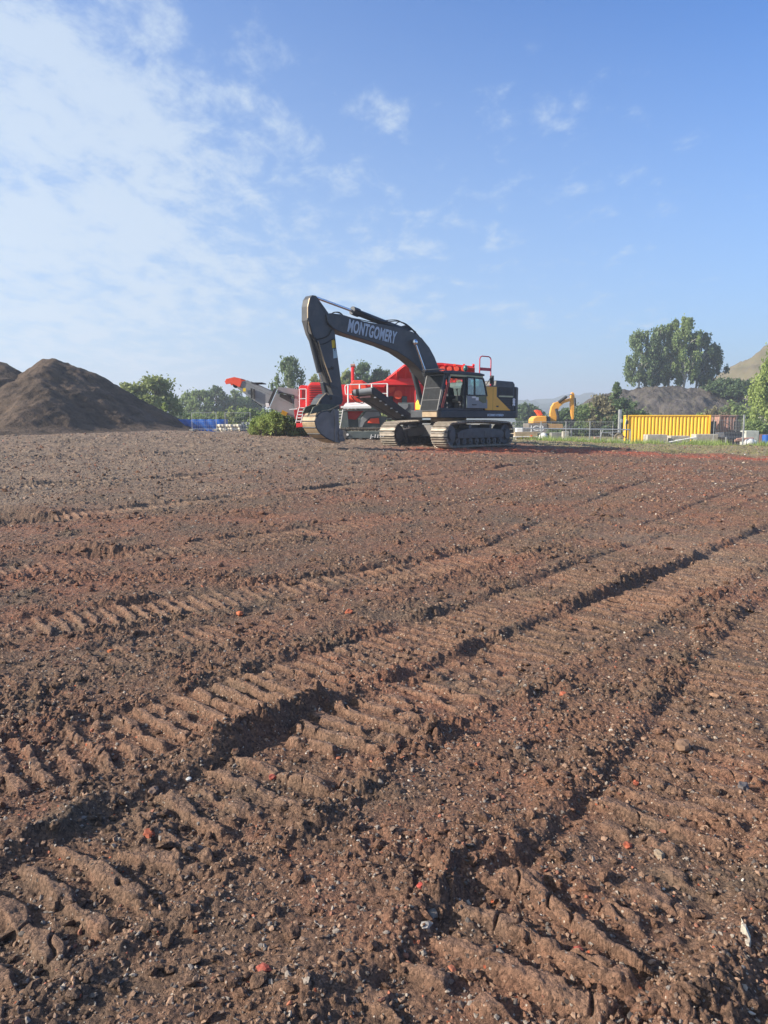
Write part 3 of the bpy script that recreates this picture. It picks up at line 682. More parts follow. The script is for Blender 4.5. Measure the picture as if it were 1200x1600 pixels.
def P2(px, Y): return at(px, 656, Y).x
def Hh(py, Y, base=-0.45): return at(600, py, Y).z - base
G1 = 'trees behind the soil heap and crusher'
tree('broadleaf_tree', 'broad rounded olive green tree just right of the soil heap', 'tree', G1, P2(243, 80), 80, Hh(585, 80), 6.4, 'round', L_olive, 620, .21)
tree('broadleaf_tree', 'lower olive green tree on the left shoulder of the rounded tree', 'tree', G1, P2(207, 79), 79, Hh(592, 79), 4.2, 'round', L_olive, 420, .21)
tree('conifer', 'small pale green pointed tree in front of the rounded tree', 'tree', None, P2(258, 66), 66, Hh(626, 66), 1.9, 'conifer', L_light, 110, .13)
far = [(312, 603, 9, 'pale hazy tree nearest the rounded olive tree'), (340, 601, 10, 'hazy tree in the middle of the left tree line'), (368, 603, 10, 'hazy tree below the tip of the grey conveyor'), (396, 612, 9, 'hazy low tree behind the grey conveyor'), (290, 608, 8, 'hazy tree half hidden behind the rounded olive tree')]
for i, (px, py, w, lb) in enumerate(far):
    tree('broadleaf_tree', lb, 'tree', G1, P2(px, 140 + 3 * i), 140 + 3 * i, Hh(py, 140), w * .62, 'round', L_dark if i % 2 else L_mid, 330, .36)
for i, (px, py, w, lb) in enumerate([(318, 636, 4.5, 'low green bush behind the blue sheeting'), (352, 630, 5, 'low green bush above the cream sheets'), (384, 628, 5, 'low green bush behind the cream sheets, under the conveyor'), (300, 640, 4, 'low dark bush at the left end of the blue sheeting'), (410, 634, 4, 'low bush under the middle of the grey conveyor')]):
    tree('bush', lb, 'bush', 'bushes behind the stacked sheets', P2(px, 74 + i), 74 + i, Hh(py, 74), w, 'bush', [L_mid, L_olive, L_mid, L_dark, L_mid][i], 330, .17)
tree('birch_tree', 'slender drooping birch standing alone behind the conveyor', 'tree', G1, P2(450, 92), 92, Hh(552, 92), 4.4, 'birch', L_birch, 190, .20, bark=M_birch)
tree('birch_tree', 'small thin tree top behind the red radiator box', 'tree', G1, P2(492, 100), 100, Hh(582, 100), 2.6, 'birch', L_olive, 110, .2)
tree('broadleaf_tree', 'tall dark green tree behind the red exhaust stack', 'tree', G1, P2(568, 105), 105, Hh(560, 105), 5.4, 'round', L_dark, 480, .25)
tree('broadleaf_tree', 'dark green tree left of the hopper, right one of the pair', 'tree', G1, P2(595, 106), 106, Hh(568, 106), 4.4, 'round', L_dark, 420, .25)
tree('broadleaf_tree', 'olive tree behind the excavator arm beside the dark tree', 'tree', G1, P2(543, 103), 103, Hh(572, 103), 3.4, 'round', L_olive, 340, .24)
tree('broadleaf_tree', 'low olive tree between the hopper and the dark tree pair', 'tree', G1, P2(612, 100), 100, Hh(588, 100), 3.0, 'round', L_olive, 260, .24)
for i, (px, py, w, lb) in enumerate([(424, 668, 2.3, 'leafy green bush below the grey conveyor, left part of the thicket'), (452, 662, 2.2, 'leafy green bush in front of the crusher steps'), (470, 672, 1.6, 'low green weed bush beside the excavator bucket'), (408, 672, 1.3, 'small green bush at the cream sheets')]):
    Yb = 37.5 + .4 * i; zb = float(terrain(np.array([P2(px, Yb)]), np.array([Yb]))[0])
    tree('bush', lb, 'bush', 'bushes in front of the conveyor', P2(px, Yb), Yb, at(600, [631, 642, 658, 652][i], Yb).z - zb, w, 'bush', [L_light, L_mid, L_light, L_olive][i], 620, .065)
# middle distance to the right
G2 = 'trees beyond the fence on the right'
tree('broadleaf_tree', 'hazy dark tree just right of the excavator counterweight', 'tree', G2, P2(823, 150), 150, Hh(630, 150), 5.5, 'round', L_dark, 300, .4)
tree('broadleaf_tree', 'hazy low tree behind the orange machine house', 'tree', G2, P2(835, 160), 160, Hh(638, 160), 5, 'round', L_dark, 220, .4)
for i, (px, py, w, k, lb) in enumerate([(878, 640, 5, 'round', 'dark low tree under the orange excavator boom'), (905, 638, 6, 'round', 'low dark green tree right of the orange arm'), (922, 630, 5, 'round', 'low tree left of the brownish tree'), (940, 617, 4.6, 'round', 'brownish bushy tree beyond the fence posts'), (962, 597, 3.6, 'conifer', 'pointed dark conifer left of the shale mound'), (975, 622, 5.0, 'round', 'dark tree at the left foot of the shale mound')]):
    tree('broadleaf_tree' if k == 'round' else 'conifer', lb, 'tree', G2, P2(px, 96 - i), 96 - i, Hh(py, 95), w, k, [L_dark, L_dark, L_mid, L_brown, L_birch, L_dark][i], 300, .24)
# birches on the mound
def mz(x, y):     # height of the shale mound below a point (its own mesh)
    me = bpy.data.objects['hill'].data; n = 200
    i = int(round((x - 49.5 + 27) / 54 * (n - 1))); j = int(round((y - 132 + 27) / 54 * (n - 1)))
    if 0 <= i < n and 0 <= j < n: return me.vertices[j * n + i].co.z
    return -0.45
G3 = 'birches on top of the shale mound'
for i, (px, py, w, lb, lm) in enumerate([(997, 516, 6.0, 'leftmost drooping birch on the shale mound', L_birch), (1024, 508, 5.0, 'second birch from the left on the mound', L_birch), (1043, 498, 5.5, 'pale green birch in the middle of the mound clump', L_mid), (1064, 494, 6.2, 'tallest birch on the mound, bright green', L_mid), (1086, 518, 6.0, 'dark birch right of the tallest one', L_dark), (1108, 537, 5.6, 'rightmost dark slender birch on the mound', L_dark), (1015, 545, 4.5, 'short dark birch between the two left birches', L_dark)]):
    Yt = 131 + (i % 3) * 1.5; x = P2(px, Yt); b = mz(x, Yt)
    tree('birch_tree', lb, 'tree', G3, x, Yt, at(600, py, Yt).z - b + .3, w * .92, 'birch', lm, 300, .25, base=b, bark=M_birch)
for i, (px, Yt, h, w, lm, lb) in enumerate([(1130, 128, 3.2, 6, L_dark, 'dark bush on the right shoulder of the mound'), (1150, 126, 3.6, 7, L_dark, 'dark bush at the right edge of the mound by the weeping tree'), (1112, 127, 2.2, 4, L_dark, 'dark shrub below the rightmost birch'), (1000, 112, 3.2, 6, L_mid, 'green bush at the foot of the mound, left of three'), (1030, 111, 2.8, 6, L_dark, 'dark bush at the foot of the mound above the yellow container'), (1062, 110, 2.4, 5, L_mid, 'green bush at the foot of the mound, middle'), (1098, 109, 3.4, 3, L_light, 'bright yellow green shrub above the right end of the yellow container'), (1125, 108, 4.2, 6, L_brown, 'brownish bush above the brown container'), (1145, 107, 4.4, 6, L_mid, 'grey green bush above the dark cage'), (985, 113, 3.6, 5, L_dark, 'dark bush above the left end of the yellow container')]):
    x = P2(px, Yt); b = mz(x, Yt)
    tree('bush', lb, 'bush', 'bushes growing on and below the mound', x, Yt, h * 1.15, w, 'bush', lm, 240, .26, base=max(b, -.45))
tree('weeping_birch', 'large bright green weeping birch at the right edge of the photo', 'tree', None, P2(1206, 84), 84, Hh(548, 84), 7.6, 'weeping', L_light, 420, .18, bark=M_birch)
tree('bush', 'green bush under the weeping birch behind the post', 'bush', None, P2(1178, 76), 76, 2.6, 5.5, 'bush', L_mid, 360, .15)

# ---- grass and weeds at the right-hand edge
def grass_patch(name, n, fn, hmin, hmax, lm, label, seed):
    r = np.random.default_rng(seed); X, Y = fn(r, n); n = len(X); Z = terrain(X, Y) + relief(X, Y)[0]
    a = r.random(n) * 6.283; h = hmin + (hmax - hmin) * r.random(n) ** 2; w = 0.012 + .02 * r.random(n); lean = r.normal(size=(n, 2)) * 0.35 * h[:, None]
    b = np.stack([X, Y, Z - .01], -1); dx = np.stack([np.cos(a) * w, np.sin(a) * w, 0 * w], -1); tp = b + np.stack([lean[:, 0], lean[:, 1], h], -1)
    V = np.stack([b - dx, b + dx, tp], 1).reshape(-1, 3); F = np.arange(3 * n).reshape(n, 3)
    o = np_obj(name, V, F, lm, attrs={'tone': np.repeat(r.random(n), 3)}); tag(o, label, 'grass', kind='stuff')
L_grass = leaf_mat('grass_blade', (0.19, 0.185, 0.07), (0.36, 0.33, 0.16), 0.8)
def gf(r, n):
    Y = 31.6 + 28 * r.random(n) ** 1.3; X = 4 + r.random(n) * (0.56 * Y + 1 - 4)
    g = fbm(X * .35, Y * .35, 97, 3); e = np.interp(X, [3, 6, 8.8, 16, 40], [37, 35.2, 33.4, 31.8, 31.6]); k = (g > -.05 + .5 * (1 - sst(8, 14, X))) & (Y > e); return X[k], Y[k]
grass_patch('grass', 42000, gf, .02, .10, L_grass, 'short dry green grass on the strip at the right', 5)
def wf(r, n):
    cx = np.array([10.5, 11.5, 13.4, 14.4, 17.6, 18.6, 20.5, 21.6, 23.0, 25.5, 26.6, 27.6, 12.6, 16.2]); k = r.integers(0, len(cx), n); return cx[k] + r.normal(size=n) * .5, 49.5 + r.normal(size=n) * .5 + (k % 3)
grass_patch('weeds', 7000, wf, .10, .50, L_light, 'tall green weeds along the foot of the fence', 6)

# ================================================================== EXCAVATOR (charcoal and yellow)
EXC = (2.6, 30.0); EXH = R(-138); EXZ = 0.545
def EX(px, py, yo):
    """point of a vertical plane parallel to the excavator's centre plane, yo metres to its left, in the machine's own x, z"""
    Fx, Fy = math.cos(EXH), math.sin(EXH); Lx, Ly = -Fy, Fx; d = ray(px, py)
    t = (yo + EXC[0] * Lx + EXC[1] * Ly) / (d.x * Lx + d.y * Ly)
    return ((d.x * t - EXC[0]) * Fx + (d.y * t - EXC[1]) * Fy, EYE + d.z * t - EXZ)
def EXP(lst, yo): return [EX(a, b, yo) for a, b in lst]
ex = thing('excavator', 'large charcoal and yellow tracked excavator with its cab door open and bucket on the ground', 'excavator', (EXC[0], EXC[1], EXZ), EXH)
RU = Matrix.Rotation(R(8), 4, 'Z')      # the undercarriage is turned a little against the upper body

def track_loop(L, H, r, n_top_sag, pitch):
    """closed side profile of a track as evenly spaced points with tangents"""
    pts = []
    x0, x1 = -L / 2 + r, L / 2 - r; zc = H / 2
    N = 400; raw = []
    for i in range(60): raw.append((x0 + (x1 - x0) * i / 60, 0.0))
    for i in range(40): a = -math.pi / 2 + math.pi * i / 40; raw.append((x1 + r * math.cos(a), zc + H / 2 * math.sin(a)))
    for i in range(60):
        t = i / 60; raw.append((x1 - (x1 - x0) * t, H + n_top_sag * math.sin(math.pi * t)))
    for i in range(40): a = math.pi / 2 + math.pi * i / 40; raw.append((x0 + r * math.cos(a), zc + H / 2 * math.sin(a)))
    raw.append(raw[0]); raw = np.array(raw); s = np.concatenate([[0], np.cumsum(np.hypot(*np.diff(raw, axis=0).T))])
    n = round(s[-1] / pitch); q = np.linspace(0, s[-1], n, endpoint=False)
    X = np.interp(q, s, raw[:, 0]); Z = np.interp(q, s, raw[:, 1]); X2 = np.interp((q + 0.02) % s[-1], s, raw[:, 0]); Z2 = np.interp((q + 0.02) % s[-1], s, raw[:, 1])
    return [(x, z, math.atan2(b - z, a - x)) for x, z, a, b in zip(X, Z, X2, Z2)], s[-1] / n
def track_shoes(mb, L, H, r, sag, pitch, yc, w, grouser=True):
    lp, p = track_loop(L, H, r, sag, pitch)
    for x, z, a in lp:
        rot = Matrix.Rotation(-a, 3, 'Y'); nx, nz = math.sin(a), -math.cos(a)
        mb.box((x, yc, z), (p * .80, w, .035), rot)
        mb.box((x - nx * .045, yc, z - nz * .045), (p * .8, w * .30, .07), rot)
        if grouser:
            for k in (-.30, .30):
                cx = x + math.cos(a) * k * p + nx * .03; cz = z + math.sin(a) * k * p + nz * .03
                mb.box((cx, yc, cz), (.02, w * .98, .045), rot)
for side in (1, -1):
    yc = 1.24 * side; m = MB(RU); track_shoes(m, 4.75, .88, .42, .06, .19, yc, .74); m.v = [v + Vector((0, 0, .06)) for v in m.v]
    tr = m.build('track', M_trk, ex)
    fr = MB(RU)
    fr.prism([(-1.7, .36), (1.55, .36), (1.62, .56), (1.3, .66), (.6, .74), (-.6, .74), (-1.5, .66), (-1.75, .55)], yc - .27 * side, yc + .30 * side)
    fr.bx(.2, 1.2, min(yc + .30 * side, yc + .315 * side), max(yc + .30 * side, yc + .315 * side), .42, .60)
    fr.bx(-1.45, -.25, min(yc + .30 * side, yc + .315 * side), max(yc + .30 * side, yc + .315 * side), .42, .62)
    fr.build('track_frame', M_trkdark, ex, bevel=.02)
    for nm, cx, rr in (('sprocket', -1.98, .40), ('idler', 1.98, .38)):
        g = MB(RU); g.cyl((cx, yc - .20, .49), (cx, yc + .22, .49), rr, rr, 22); g.cyl((cx, yc - .30 * side, .49), (cx, yc + .33 * side, .49), rr * .55, rr * .5, 18)
        if nm == 'sprocket':
            for k in range(9): a = k * .698; g.cyl((cx + .24 * math.cos(a), yc + .2 * side, .49 + .24 * math.sin(a)), (cx + .24 * math.cos(a), yc + .25 * side, .49 + .24 * math.sin(a)), .025, n=6)
        g.build(nm, M_trkdark, ex, smooth=True)
    for k in range(8):
        x = -1.5 + k * .43; g = MB(RU); g.cyl((x, yc - .25, .24), (x, yc + .27, .24), .135, .135, 14); g.cyl((x, yc - .29, .24), (x, yc + .31, .24), .06, .06, 10); g.build('track_roller', M_trkdark, ex, smooth=True)
    for x in (-.75, .7): g = MB(RU); g.cyl((x, yc - .2, .80), (x, yc + .27, .80), .09, .09, 12); g.build('carrier_roller', M_trkdark, ex, smooth=True)
xb = MB(RU); xb.prism([(-.95, .40), (.95, .40), (.75, .86), (-.75, .86)], -1.0, 1.0); xb.cyl((0, 0, .8), (0, 0, 1.0), .75, .68, 28)
for sx in (1, -1):
    for sy in (1, -1): xb.bar((sx * .5, sy * .5, .62), (sx * 1.3, sy * 1.1, .55), .34, .3)
xb.build('car_body', M_trkdark, ex, bevel=.02)
sr = MB(); sr.cyl((0, 0, .98), (0, 0, 1.13), .72, .72, 36); sr.build('slew_ring', M_shell, ex, smooth=True)

# upper body
up = MB(); up.prism([(-2.55, -1.38), (.6, -1.38), (.8, -1.25), (1.15, -.85), (1.15, -.50), (1.75, -.4), (1.75, .48), (2.0, .50), (2.0, 1.30), (1.9, 1.40), (-2.55, 1.40)], 1.13, 1.42, 'xy')
up.build('upper_deck', M_char2, ex, bevel=.03)
cw = MB(); pl = [(-2.52, -1.38)] + [(-2.52 - .50 * math.cos(R(a)) ** .6 if abs(a) < 90 else -2.52, 1.38 * math.sin(R(a)) ** 1 if True else 0) for a in (-75, -55, -35, -15, 0, 15, 35, 55, 75)] + [(-2.52, 1.40)]
cw.prism(pl, 1.12, 2.40, 'xy'); cwo = cw.build('counterweight', M_char, ex, bevel=.06)
a_ = EX(813, 641, 1.41)
text_mesh('weight_lettering', '380', .20, M_letterw, ex, frame_M((-2.44, 1.415, 1.62), (0, 0, 1), (1, 0, 0)), .012)
# rear body: engine cover with louvred door, yellow panel
eh = MB(); eh.prism([(-2.50, 1.425), (-2.50, 2.50), (-2.38, 2.60), (-1.32, 2.62), (-1.28, 2.40), (-.58, 2.38), (-.58, 1.425)], -1.34, 1.36); eh.build('engine_cover', M_char, ex, bevel=.04)
lg = MB(); lg.bx(-2.36, -1.44, 1.362, 1.375, 2.02, 2.36); lg.prism([(-2.36, 1.50), (-2.18, 1.46), (-1.44, 1.93), (-1.44, 1.96), (-2.36, 1.96)], 1.362, 1.375)
lg.build('louvre_panel', M_black, ex)
lv = MB()
for i in range(8): lv.bar((-2.34, 1.378, 2.05 + i * .04), (-1.46, 1.378, 2.05 + i * .04), .012, .010)
for i in range(5): lv.bar((-2.34, 1.378, 1.60 + i * .07), (-1.5 - (4 - i) * .09, 1.378, 1.60 + i * .07), .012, .012)
for i in range(10): lv.bar((-2.32 + i * .095, 1.38, 2.05), (-2.32 + i * .095, 1.38, 2.33), .008)
lv.build('louvre', M_char, ex)
MB().bx(-2.35, -1.45, 1.372, 1.384, 1.965, 2.025).build('pale_stripe', mat('pale_yellow_strip', (.45, .45, .26), .5), ex)
yp = MB(); yp.prism([(-.62, 1.43), (-.62, 2.36), (-1.30, 2.36), (-1.30, 1.98), (-2.20, 1.43)], 1.365, 1.392)
yp.build('yellow_side_panel', M_yel, ex, bevel=.008)
pg = MB(); pg.bx(-1.075, -1.065, 1.388, 1.394, 1.44, 2.34); pg.build('panel_gap', M_black, ex)
hd = MB(); hd.bx(-1.42, -1.28, 1.388, 1.396, 1.56, 1.62); hd.build('panel_catch', M_black, ex)
text_mesh('deck_lettering', 'EC380E HYBRID', .115, M_letter, ex, frame_M((-.72, 1.405, 1.205), (-1, 0, 0), (0, 0, 1)), .006, .2, xs=1.25)
# red guard rail hoop behind the cab
gr = MB(); hp = [(-.52, 1.15, 2.38), (-.52, 1.15, 3.42), (-.56, 1.15, 3.50), (-.66, 1.15, 3.54), (-1.06, 1.15, 3.54), (-1.16, 1.15, 3.50), (-1.20, 1.15, 3.42), (-1.20, 1.15, 2.38)]
gr.tube(hp, .022, 8); gr.bx(-1.20, -.52, 1.135, 1.165, 2.98, 3.10); gr.cyl((-1.2, 1.15, 2.36), (-1.2, 1.15, 2.48), .05, .03); gr.build('guard_rail', M_redrail, ex, smooth=True)

# cab: frame, roof, front guard, glass, door swung right back
CY0, CY1 = .50, 1.40
cf = MB()
A0, A1 = (1.98, 1.42), (1.62, 2.70)           # front pillar foot and head
for y in (CY0 + .04, CY1 - .04):
    cf.bar((A0[0], y, A0[1]), (A1[0], y, A1[1]), .07, .08); cf.bar((.62, y, 1.42), (.62, y, 2.70), .10, .10); cf.bar((-.42, y, 1.42), (-.40, y, 2.68), .09, .12)
    cf.bar((A1[0], y, 2.70), (-.42, y, 2.70), .08, .08)
cf.bx(-.45, 1.98, CY0, CY1, 1.421, 1.50); cf.bx(-.46, .62, CY0, CY0 + .05, 1.5, 2.0); cf.bx(-.47, -.40, CY0, CY1, 1.5, 1.95)
cf.bar((A0[0], CY0, 1.55), (A0[0], CY1, 1.55), .08); cf.bar((A1[0], CY0, 2.70), (A1[0], CY1, 2.70), .08)
cf.build('cab_frame', M_char2, ex, bevel=.012)
rf = MB(); rf.prism([(-.50, 2.75), (-.50, 2.82), (-.2, 2.86), (1.5, 2.88), (1.86, 2.84), (1.92, 2.78), (1.7, 2.745)], CY0 - .04, CY1 + .04); rf.build('cab_roof', M_char2, ex, bevel=.025)
MB().bx(-.40, 1.45, CY1 + .005, CY1 + .035, 2.675, 2.742).build('roof_stripe', mat('pale_roof_trim', (.42, .40, .22), .5), ex)
vz = MB(); vz.bx(1.70, 2.02, CY0, CY1, 2.90, 2.93); vz.bar((1.75, CY0, 2.74), (2.02, CY0, 2.90), .02); vz.bar((1.75, CY1, 2.74), (2.02, CY1, 2.90), .02); vz.build('rain_visor', M_greyp, ex)
# front stone guard of fine upright bars
fg = MB(); 
def fgp(t, y): return (A0[0] + .12 + (A1[0] - A0[0]) * t, y, 1.40 + (2.72 - 1.40) * t)
for i in range(19):
    y = CY0 + .03 + (CY1 - CY0 - .06) * i / 18; fg.bar(fgp(0, y), fgp(1, y), .014, .03)
fg.build('front_guard_bar', M_grille, ex)
fh = MB()
for t in (0, .30, .64, 1): fh.bar(fgp(t, CY0), fgp(t, CY1), .045, .03)
for y in (CY0, CY1): fh.bar(fgp(0, y), fgp(1, y), .05)
fh.build('front_guard_frame', M_char, ex)
ws = MB(); ws.quad((A0[0] + .02, CY0 + .05, 1.55), (A0[0] + .02, CY1 - .05, 1.55), (A1[0] + .02, CY1 - .05, 2.66), (A1[0] + .02, CY0 + .05, 2.66), .01); ws.build('windscreen', M_glass, ex)
MB().bx(-.38, .56, CY0 + .01, CY0 + .02, 2.02, 2.64).build('side_window', M_glass, ex)
MB().bx(-.45, -.44, CY0 + .08, CY1 - .08, 2.0, 2.6).build('rear_window', M_glass, ex)
hg = MB(); hg.bar((A0[0] - .05, CY1 + .03, 1.50), (A1[0] - .02, CY1 + .03, 2.45), .03, .03); hg.bar((A0[0] - .13, CY1 + .03, 1.50), (A1[0] - .10, CY1 + .03, 2.45), .025, .025); hg.build('red_grab_rail', mat('faded_red_rail', (.50, .10, .075), .6, 0, .15, 6, .3), ex)
MB().bar((A1[0] - .06, CY1 + .04, 2.42), (A1[0] - .11, CY1 + .04, 2.66), .09, .02).build('pillar_bracket', M_galv, ex)
st = MB(); st.box((.30, .92, 1.78), (.52, .50, .16)); st.box((.02, .92, 2.12), (.14, .48, .62), Matrix.Rotation(R(-12), 3, 'Y')); st.box((-.08, .92, 2.52), (.10, .28, .18)); st.bx(.1, .5, .75, 1.1, 1.5, 1.70); st.build('operator_seat', M_seat, ex, bevel=.04)
for y in (.60, 1.22):
    c = MB(); c.box((.62, y, 1.86), (.50, .14, .22)); c.cyl((.80, y, 1.95), (.86, y, 2.18), .018); c.ball((.86, y, 2.2), .035); c.build('control_console', M_black, ex, bevel=.02)
pd = MB(); pd.box((1.35, .95, 1.60), (.4, .5, .10)); 
for y in (.82, 1.0): pd.cyl((1.40, y, 1.6), (1.52, y, 1.98), .015)
pd.build('travel_pedals', M_black, ex)
mo = MB(); mo.box((1.45, .62, 2.05), (.06, .26, .20)); mo.build('monitor', M_black, ex)
# side door folded back against the body
dr = MB(); dy = 1.44
dr.prism([(.58, 1.50), (-.62, 1.50), (-.62, 1.80), (-.50, 2.0), (.58, 2.0)], dy, dy + .05)
dr.build('cab_door', M_greyp, ex, bevel=.012)
df = MB(); 
for a, b in (((.56, 1.98), (.56, 2.66)), ((.12, 1.98), (.14, 2.66)), ((.56, 2.66), (-.36, 2.64)), ((-.36, 2.64), (-.46, 2.45)), ((-.46, 2.45), (-.60, 1.98)), ((.56, 1.99), (-.60, 1.99))): df.bar((a[0], dy + .025, a[1]), (b[0], dy + .025, b[1]), .055, .055, up=(0, 1, 0))
df.build('door_frame', M_black, ex)
g1 = MB(); g1.prism([(.53, 2.02), (.15, 2.02), (.17, 2.63), (.53, 2.63)], dy + .02, dy + .028); g1.build('door_window', M_dglass, ex)
g2 = MB(); g2.prism([(.09, 2.02), (-.56, 2.02), (-.43, 2.44), (-.34, 2.61), (.11, 2.63)], dy + .02, dy + .028); g2.build('door_window', M_dglass, ex)
g3 = MB(); g3.prism([(.35, 1.97), (-.55, 1.97), (-.55, 1.72), (-.35, 1.70)], dy + .048, dy + .055); g3.build('door_lower_window', mat('olive_painted_reflection', (.10, .11, .05), .25), ex)  # opaque pane, its reflection is put into the flat olive colour
MB().bx(.10, .30, dy + .05, dy + .07, 1.88, 1.95).build('door_sticker', M_white, ex)
MB().bx(-.08, .08, dy + .05, dy + .065, 1.80, 1.92).build('door_sticker', M_white, ex)
MB().bx(.05, .28, dy + .05, dy + .075, 1.62, 1.65).build('door_handle', M_black, ex)
bc = MB(); bc.cyl((-.30, .6, 2.85), (-.30, .6, 2.98), .03); bc.build('beacon_stem', M_black, ex)
bc = MB(); bc.ball((-.30, .6, 3.08), (.09, .09, .13)); bc.build('beacon', mat('dark_teal_lens', (.02, .12, .12), .25), ex, smooth=True)
mrr = MB(); mrr.cyl((-.62, 1.42, 2.42), (-.80, 1.55, 2.78), .015); mrr.box((-.78, 1.56, 2.62), (.05, .16, .30)); mrr.build('mirror', M_black, ex)
# toolbox and lamp at the right-hand front corner
tb = MB(); tb.prism([(.70, 1.45), (1.22, 1.45), (1.22, 1.72), (1.10, 1.86), (.70, 1.92)], -.68, -.36); tb.build('front_toolbox', M_yb, ex, bevel=.03)
tb = MB(); tb.bx(1.9, 2.06, .55, 1.32, 1.16, 1.40); tb.build('front_plate', M_shell, ex, bevel=.01)
tb = MB(); tb.bx(1.16, 1.28, -.70, -.25, 1.16, 1.40); tb.build('corner_step', M_shell, ex)

# boom
bo_n = EXP([(511, 492), (517, 489), (535, 491), (573, 503), (600, 507), (623, 512), (645, 518), (660, 528), (672, 543), (680, 558), (687, 576), (700, 606), (694, 614), (684, 612), (668, 590), (660, 580), (652, 571), (640, 561), (622, 549), (598, 539), (577, 532), (557, 526), (535, 519), (521, 512), (513, 503)], .30)
bm = MB(); bm.prism(bo_n, -.27, .27); boom = bm.build('boom', M_char, ex, bevel=.012)
def dirtrim(pts, r, name='boom_trim', y=.275, m=M_char2, par=None):
    t = MB(); t.tube([(a, y, b) for a, b in pts], r, 6); return t.build(name, m, par or ex)
dirtrim(EXP([(513, 503), (521, 512), (535, 519), (557, 526), (577, 532), (598, 539), (622, 549), (640, 561), (652, 571), (660, 580)], .30), .02)
# lettering on the left side of the boom
p0 = EX(543, 517, .30); p1 = EX(620, 537, .30); dx = Vector((p1[0] - p0[0], 0, p1[1] - p0[1]))
ez = Vector((-dx.z, 0, dx.x)) if dx.x > 0 else Vector((dx.z, 0, -dx.x))
LN = dx.length
tM = frame_M((p0[0], .274, p0[1]), dx, ez)
tx = text_mesh('boom_lettering', 'MONTGOMERY', .60, M_letter, ex, tM, .017, .22, space=1.06)
w0 = max((tM.inverted() @ v.co).x for v in tx.data.vertices); S = Matrix.Diagonal((LN / w0, 1, 1, 1))
tx.data.transform(tM @ S @ tM.inverted())
# arm (stick)
ar = EXP([(482, 478), (484, 467), (488, 461), (494, 462), (502, 473), (512, 487), (518, 497), (523, 517), (526, 545), (531, 580), (536, 622), (527, 627), (521, 618), (515, 600), (508, 578), (499, 545), (488, 521), (482, 500)], .2)
am = MB(); am.prism(ar, -.19, .20); am.build('arm', M_char, ex, bevel=.012)
dirtrim(EXP([(484, 466), (481, 480), (481, 500), (487, 521)], .2), .022, 'arm_edge', .2, M_shell)
dirtrim(EXP([(498, 472), (508, 489), (516, 500), (521, 518)], .2), .012, 'arm_seam', .2, M_char2)
for q, m_ in (([(518, 532), (523, 530), (525, 543), (519, 544)], M_yb), ([(520, 545), (525, 545), (527, 559), (521, 560)], mat('pale_blue_label', (.35, .47, .5), .5))):
    s = MB(); s.prism(EXP(q, .2), .201, .207); s.build('warning_label', m_, ex)
# hydraulic cylinders
def V3(px, py, y): a, b = EX(px, py, y); return Vector((a, y, b))
c = MB(); c.cyl(V3(494, 465, 0), V3(551, 486, 0), .048, n=10); c.build('arm_cylinder_rod', M_chrome, ex, smooth=True)
c = MB(); c.cyl(V3(550, 485, 0), V3(632, 517, 0), .115, n=14); c.cyl(V3(550, 485, 0), V3(560, 489, 0), .15, n=14); c.ball(V3(634, 518, 0), .14); c.build('arm_cylinder', M_char2, ex, smooth=True)
br = MB(); br.prism(EXP([(618, 512), (640, 517), (634, 508), (626, 510)], 0), -.12, .12); br.build('cylinder_bracket', M_char2, ex)
for y, q0, q1 in ((.40, (648, 535), (665, 583)), (-.40, (634, 540), (645, 577))):
    c = MB(); c.cyl(V3(*q0, y), V3(*q1, y), .048, n=10); c.ball(V3(*q0, y), .12, 10, 6); c.build('boom_cylinder_rod', M_chrome, ex, smooth=True)
    c = MB(); a = V3(q1[0] - .6, q1[1] - 2, y); b = Vector((1.05, y, 1.47)); c.cyl(a, b, .105, n=14); c.cyl(a, a.lerp(b, .08), .135, n=14); c.build('boom_cylinder', M_char2, ex, smooth=True)
ft = MB(); 
for y in (.30, -.30): ft.prism([(1.14, 1.42), (1.14, 1.60), (1.0, 1.72), (.5, 2.35), (.1, 2.3), (-.1, 1.42)], y - .03, y + .03)
ft.build('boom_foot_bracket', M_char2, ex)
c = MB(); c.cyl(V3(484, 522, 0), V3(499, 582, 0), .09, n=12); c.build('bucket_cylinder', M_char2, ex, smooth=True)
c = MB(); c.cyl(V3(499, 582, 0), V3(503, 598, 0), .045, n=10); c.build('bucket_cylinder_rod', M_chrome, ex, smooth=True)
for y in (.16, -.16):
    l = MB(); l.bar(V3(503, 598, y), V3(508, 620, y), .05, .16, up=(0, 1, 0)); l.bar(V3(503, 598, y), V3(527, 606, y), .05, .12, up=(0, 1, 0)); l.build('bucket_link', M_char2, ex)
# hoses
def hose(pts, y, r=.018):
    h = MB(); P = smooth_path([EX(a, b, y) for a, b in pts], 5); h.tube([(p[0], y, p[1]) for p in P], r, 6); return h.build('hydraulic_hose', M_rubber, ex, smooth=True)
hose([(513, 496), (520, 489), (530, 488), (540, 495), (560, 499), (590, 505), (615, 511)], .22)
hose([(514, 494), (522, 488), (532, 490), (545, 498), (575, 504)], .10)
hose([(556, 484), (575, 493), (598, 503), (622, 502), (640, 512), (652, 525)], .18)
hose([(616, 508), (624, 503), (634, 506), (645, 515), (655, 526)], .05)
hose([(600, 501), (618, 500), (630, 505), (650, 519)], -.08)
hose([(481, 497), (480, 515), (486, 525), (496, 530), (512, 525), (518, 515)], .24)
hose([(485, 522), (497, 537), (510, 536), (520, 530), (524, 534), (523, 548)], .24, .012)
hose([(492, 527), (499, 550), (506, 580), (516, 602)], .22, .022)
hose([(489, 524), (496, 548), (504, 575), (514, 600)], .26, .014)
hose([(483, 505), (488, 523), (493, 532)], .26, .022)
ho = MB()
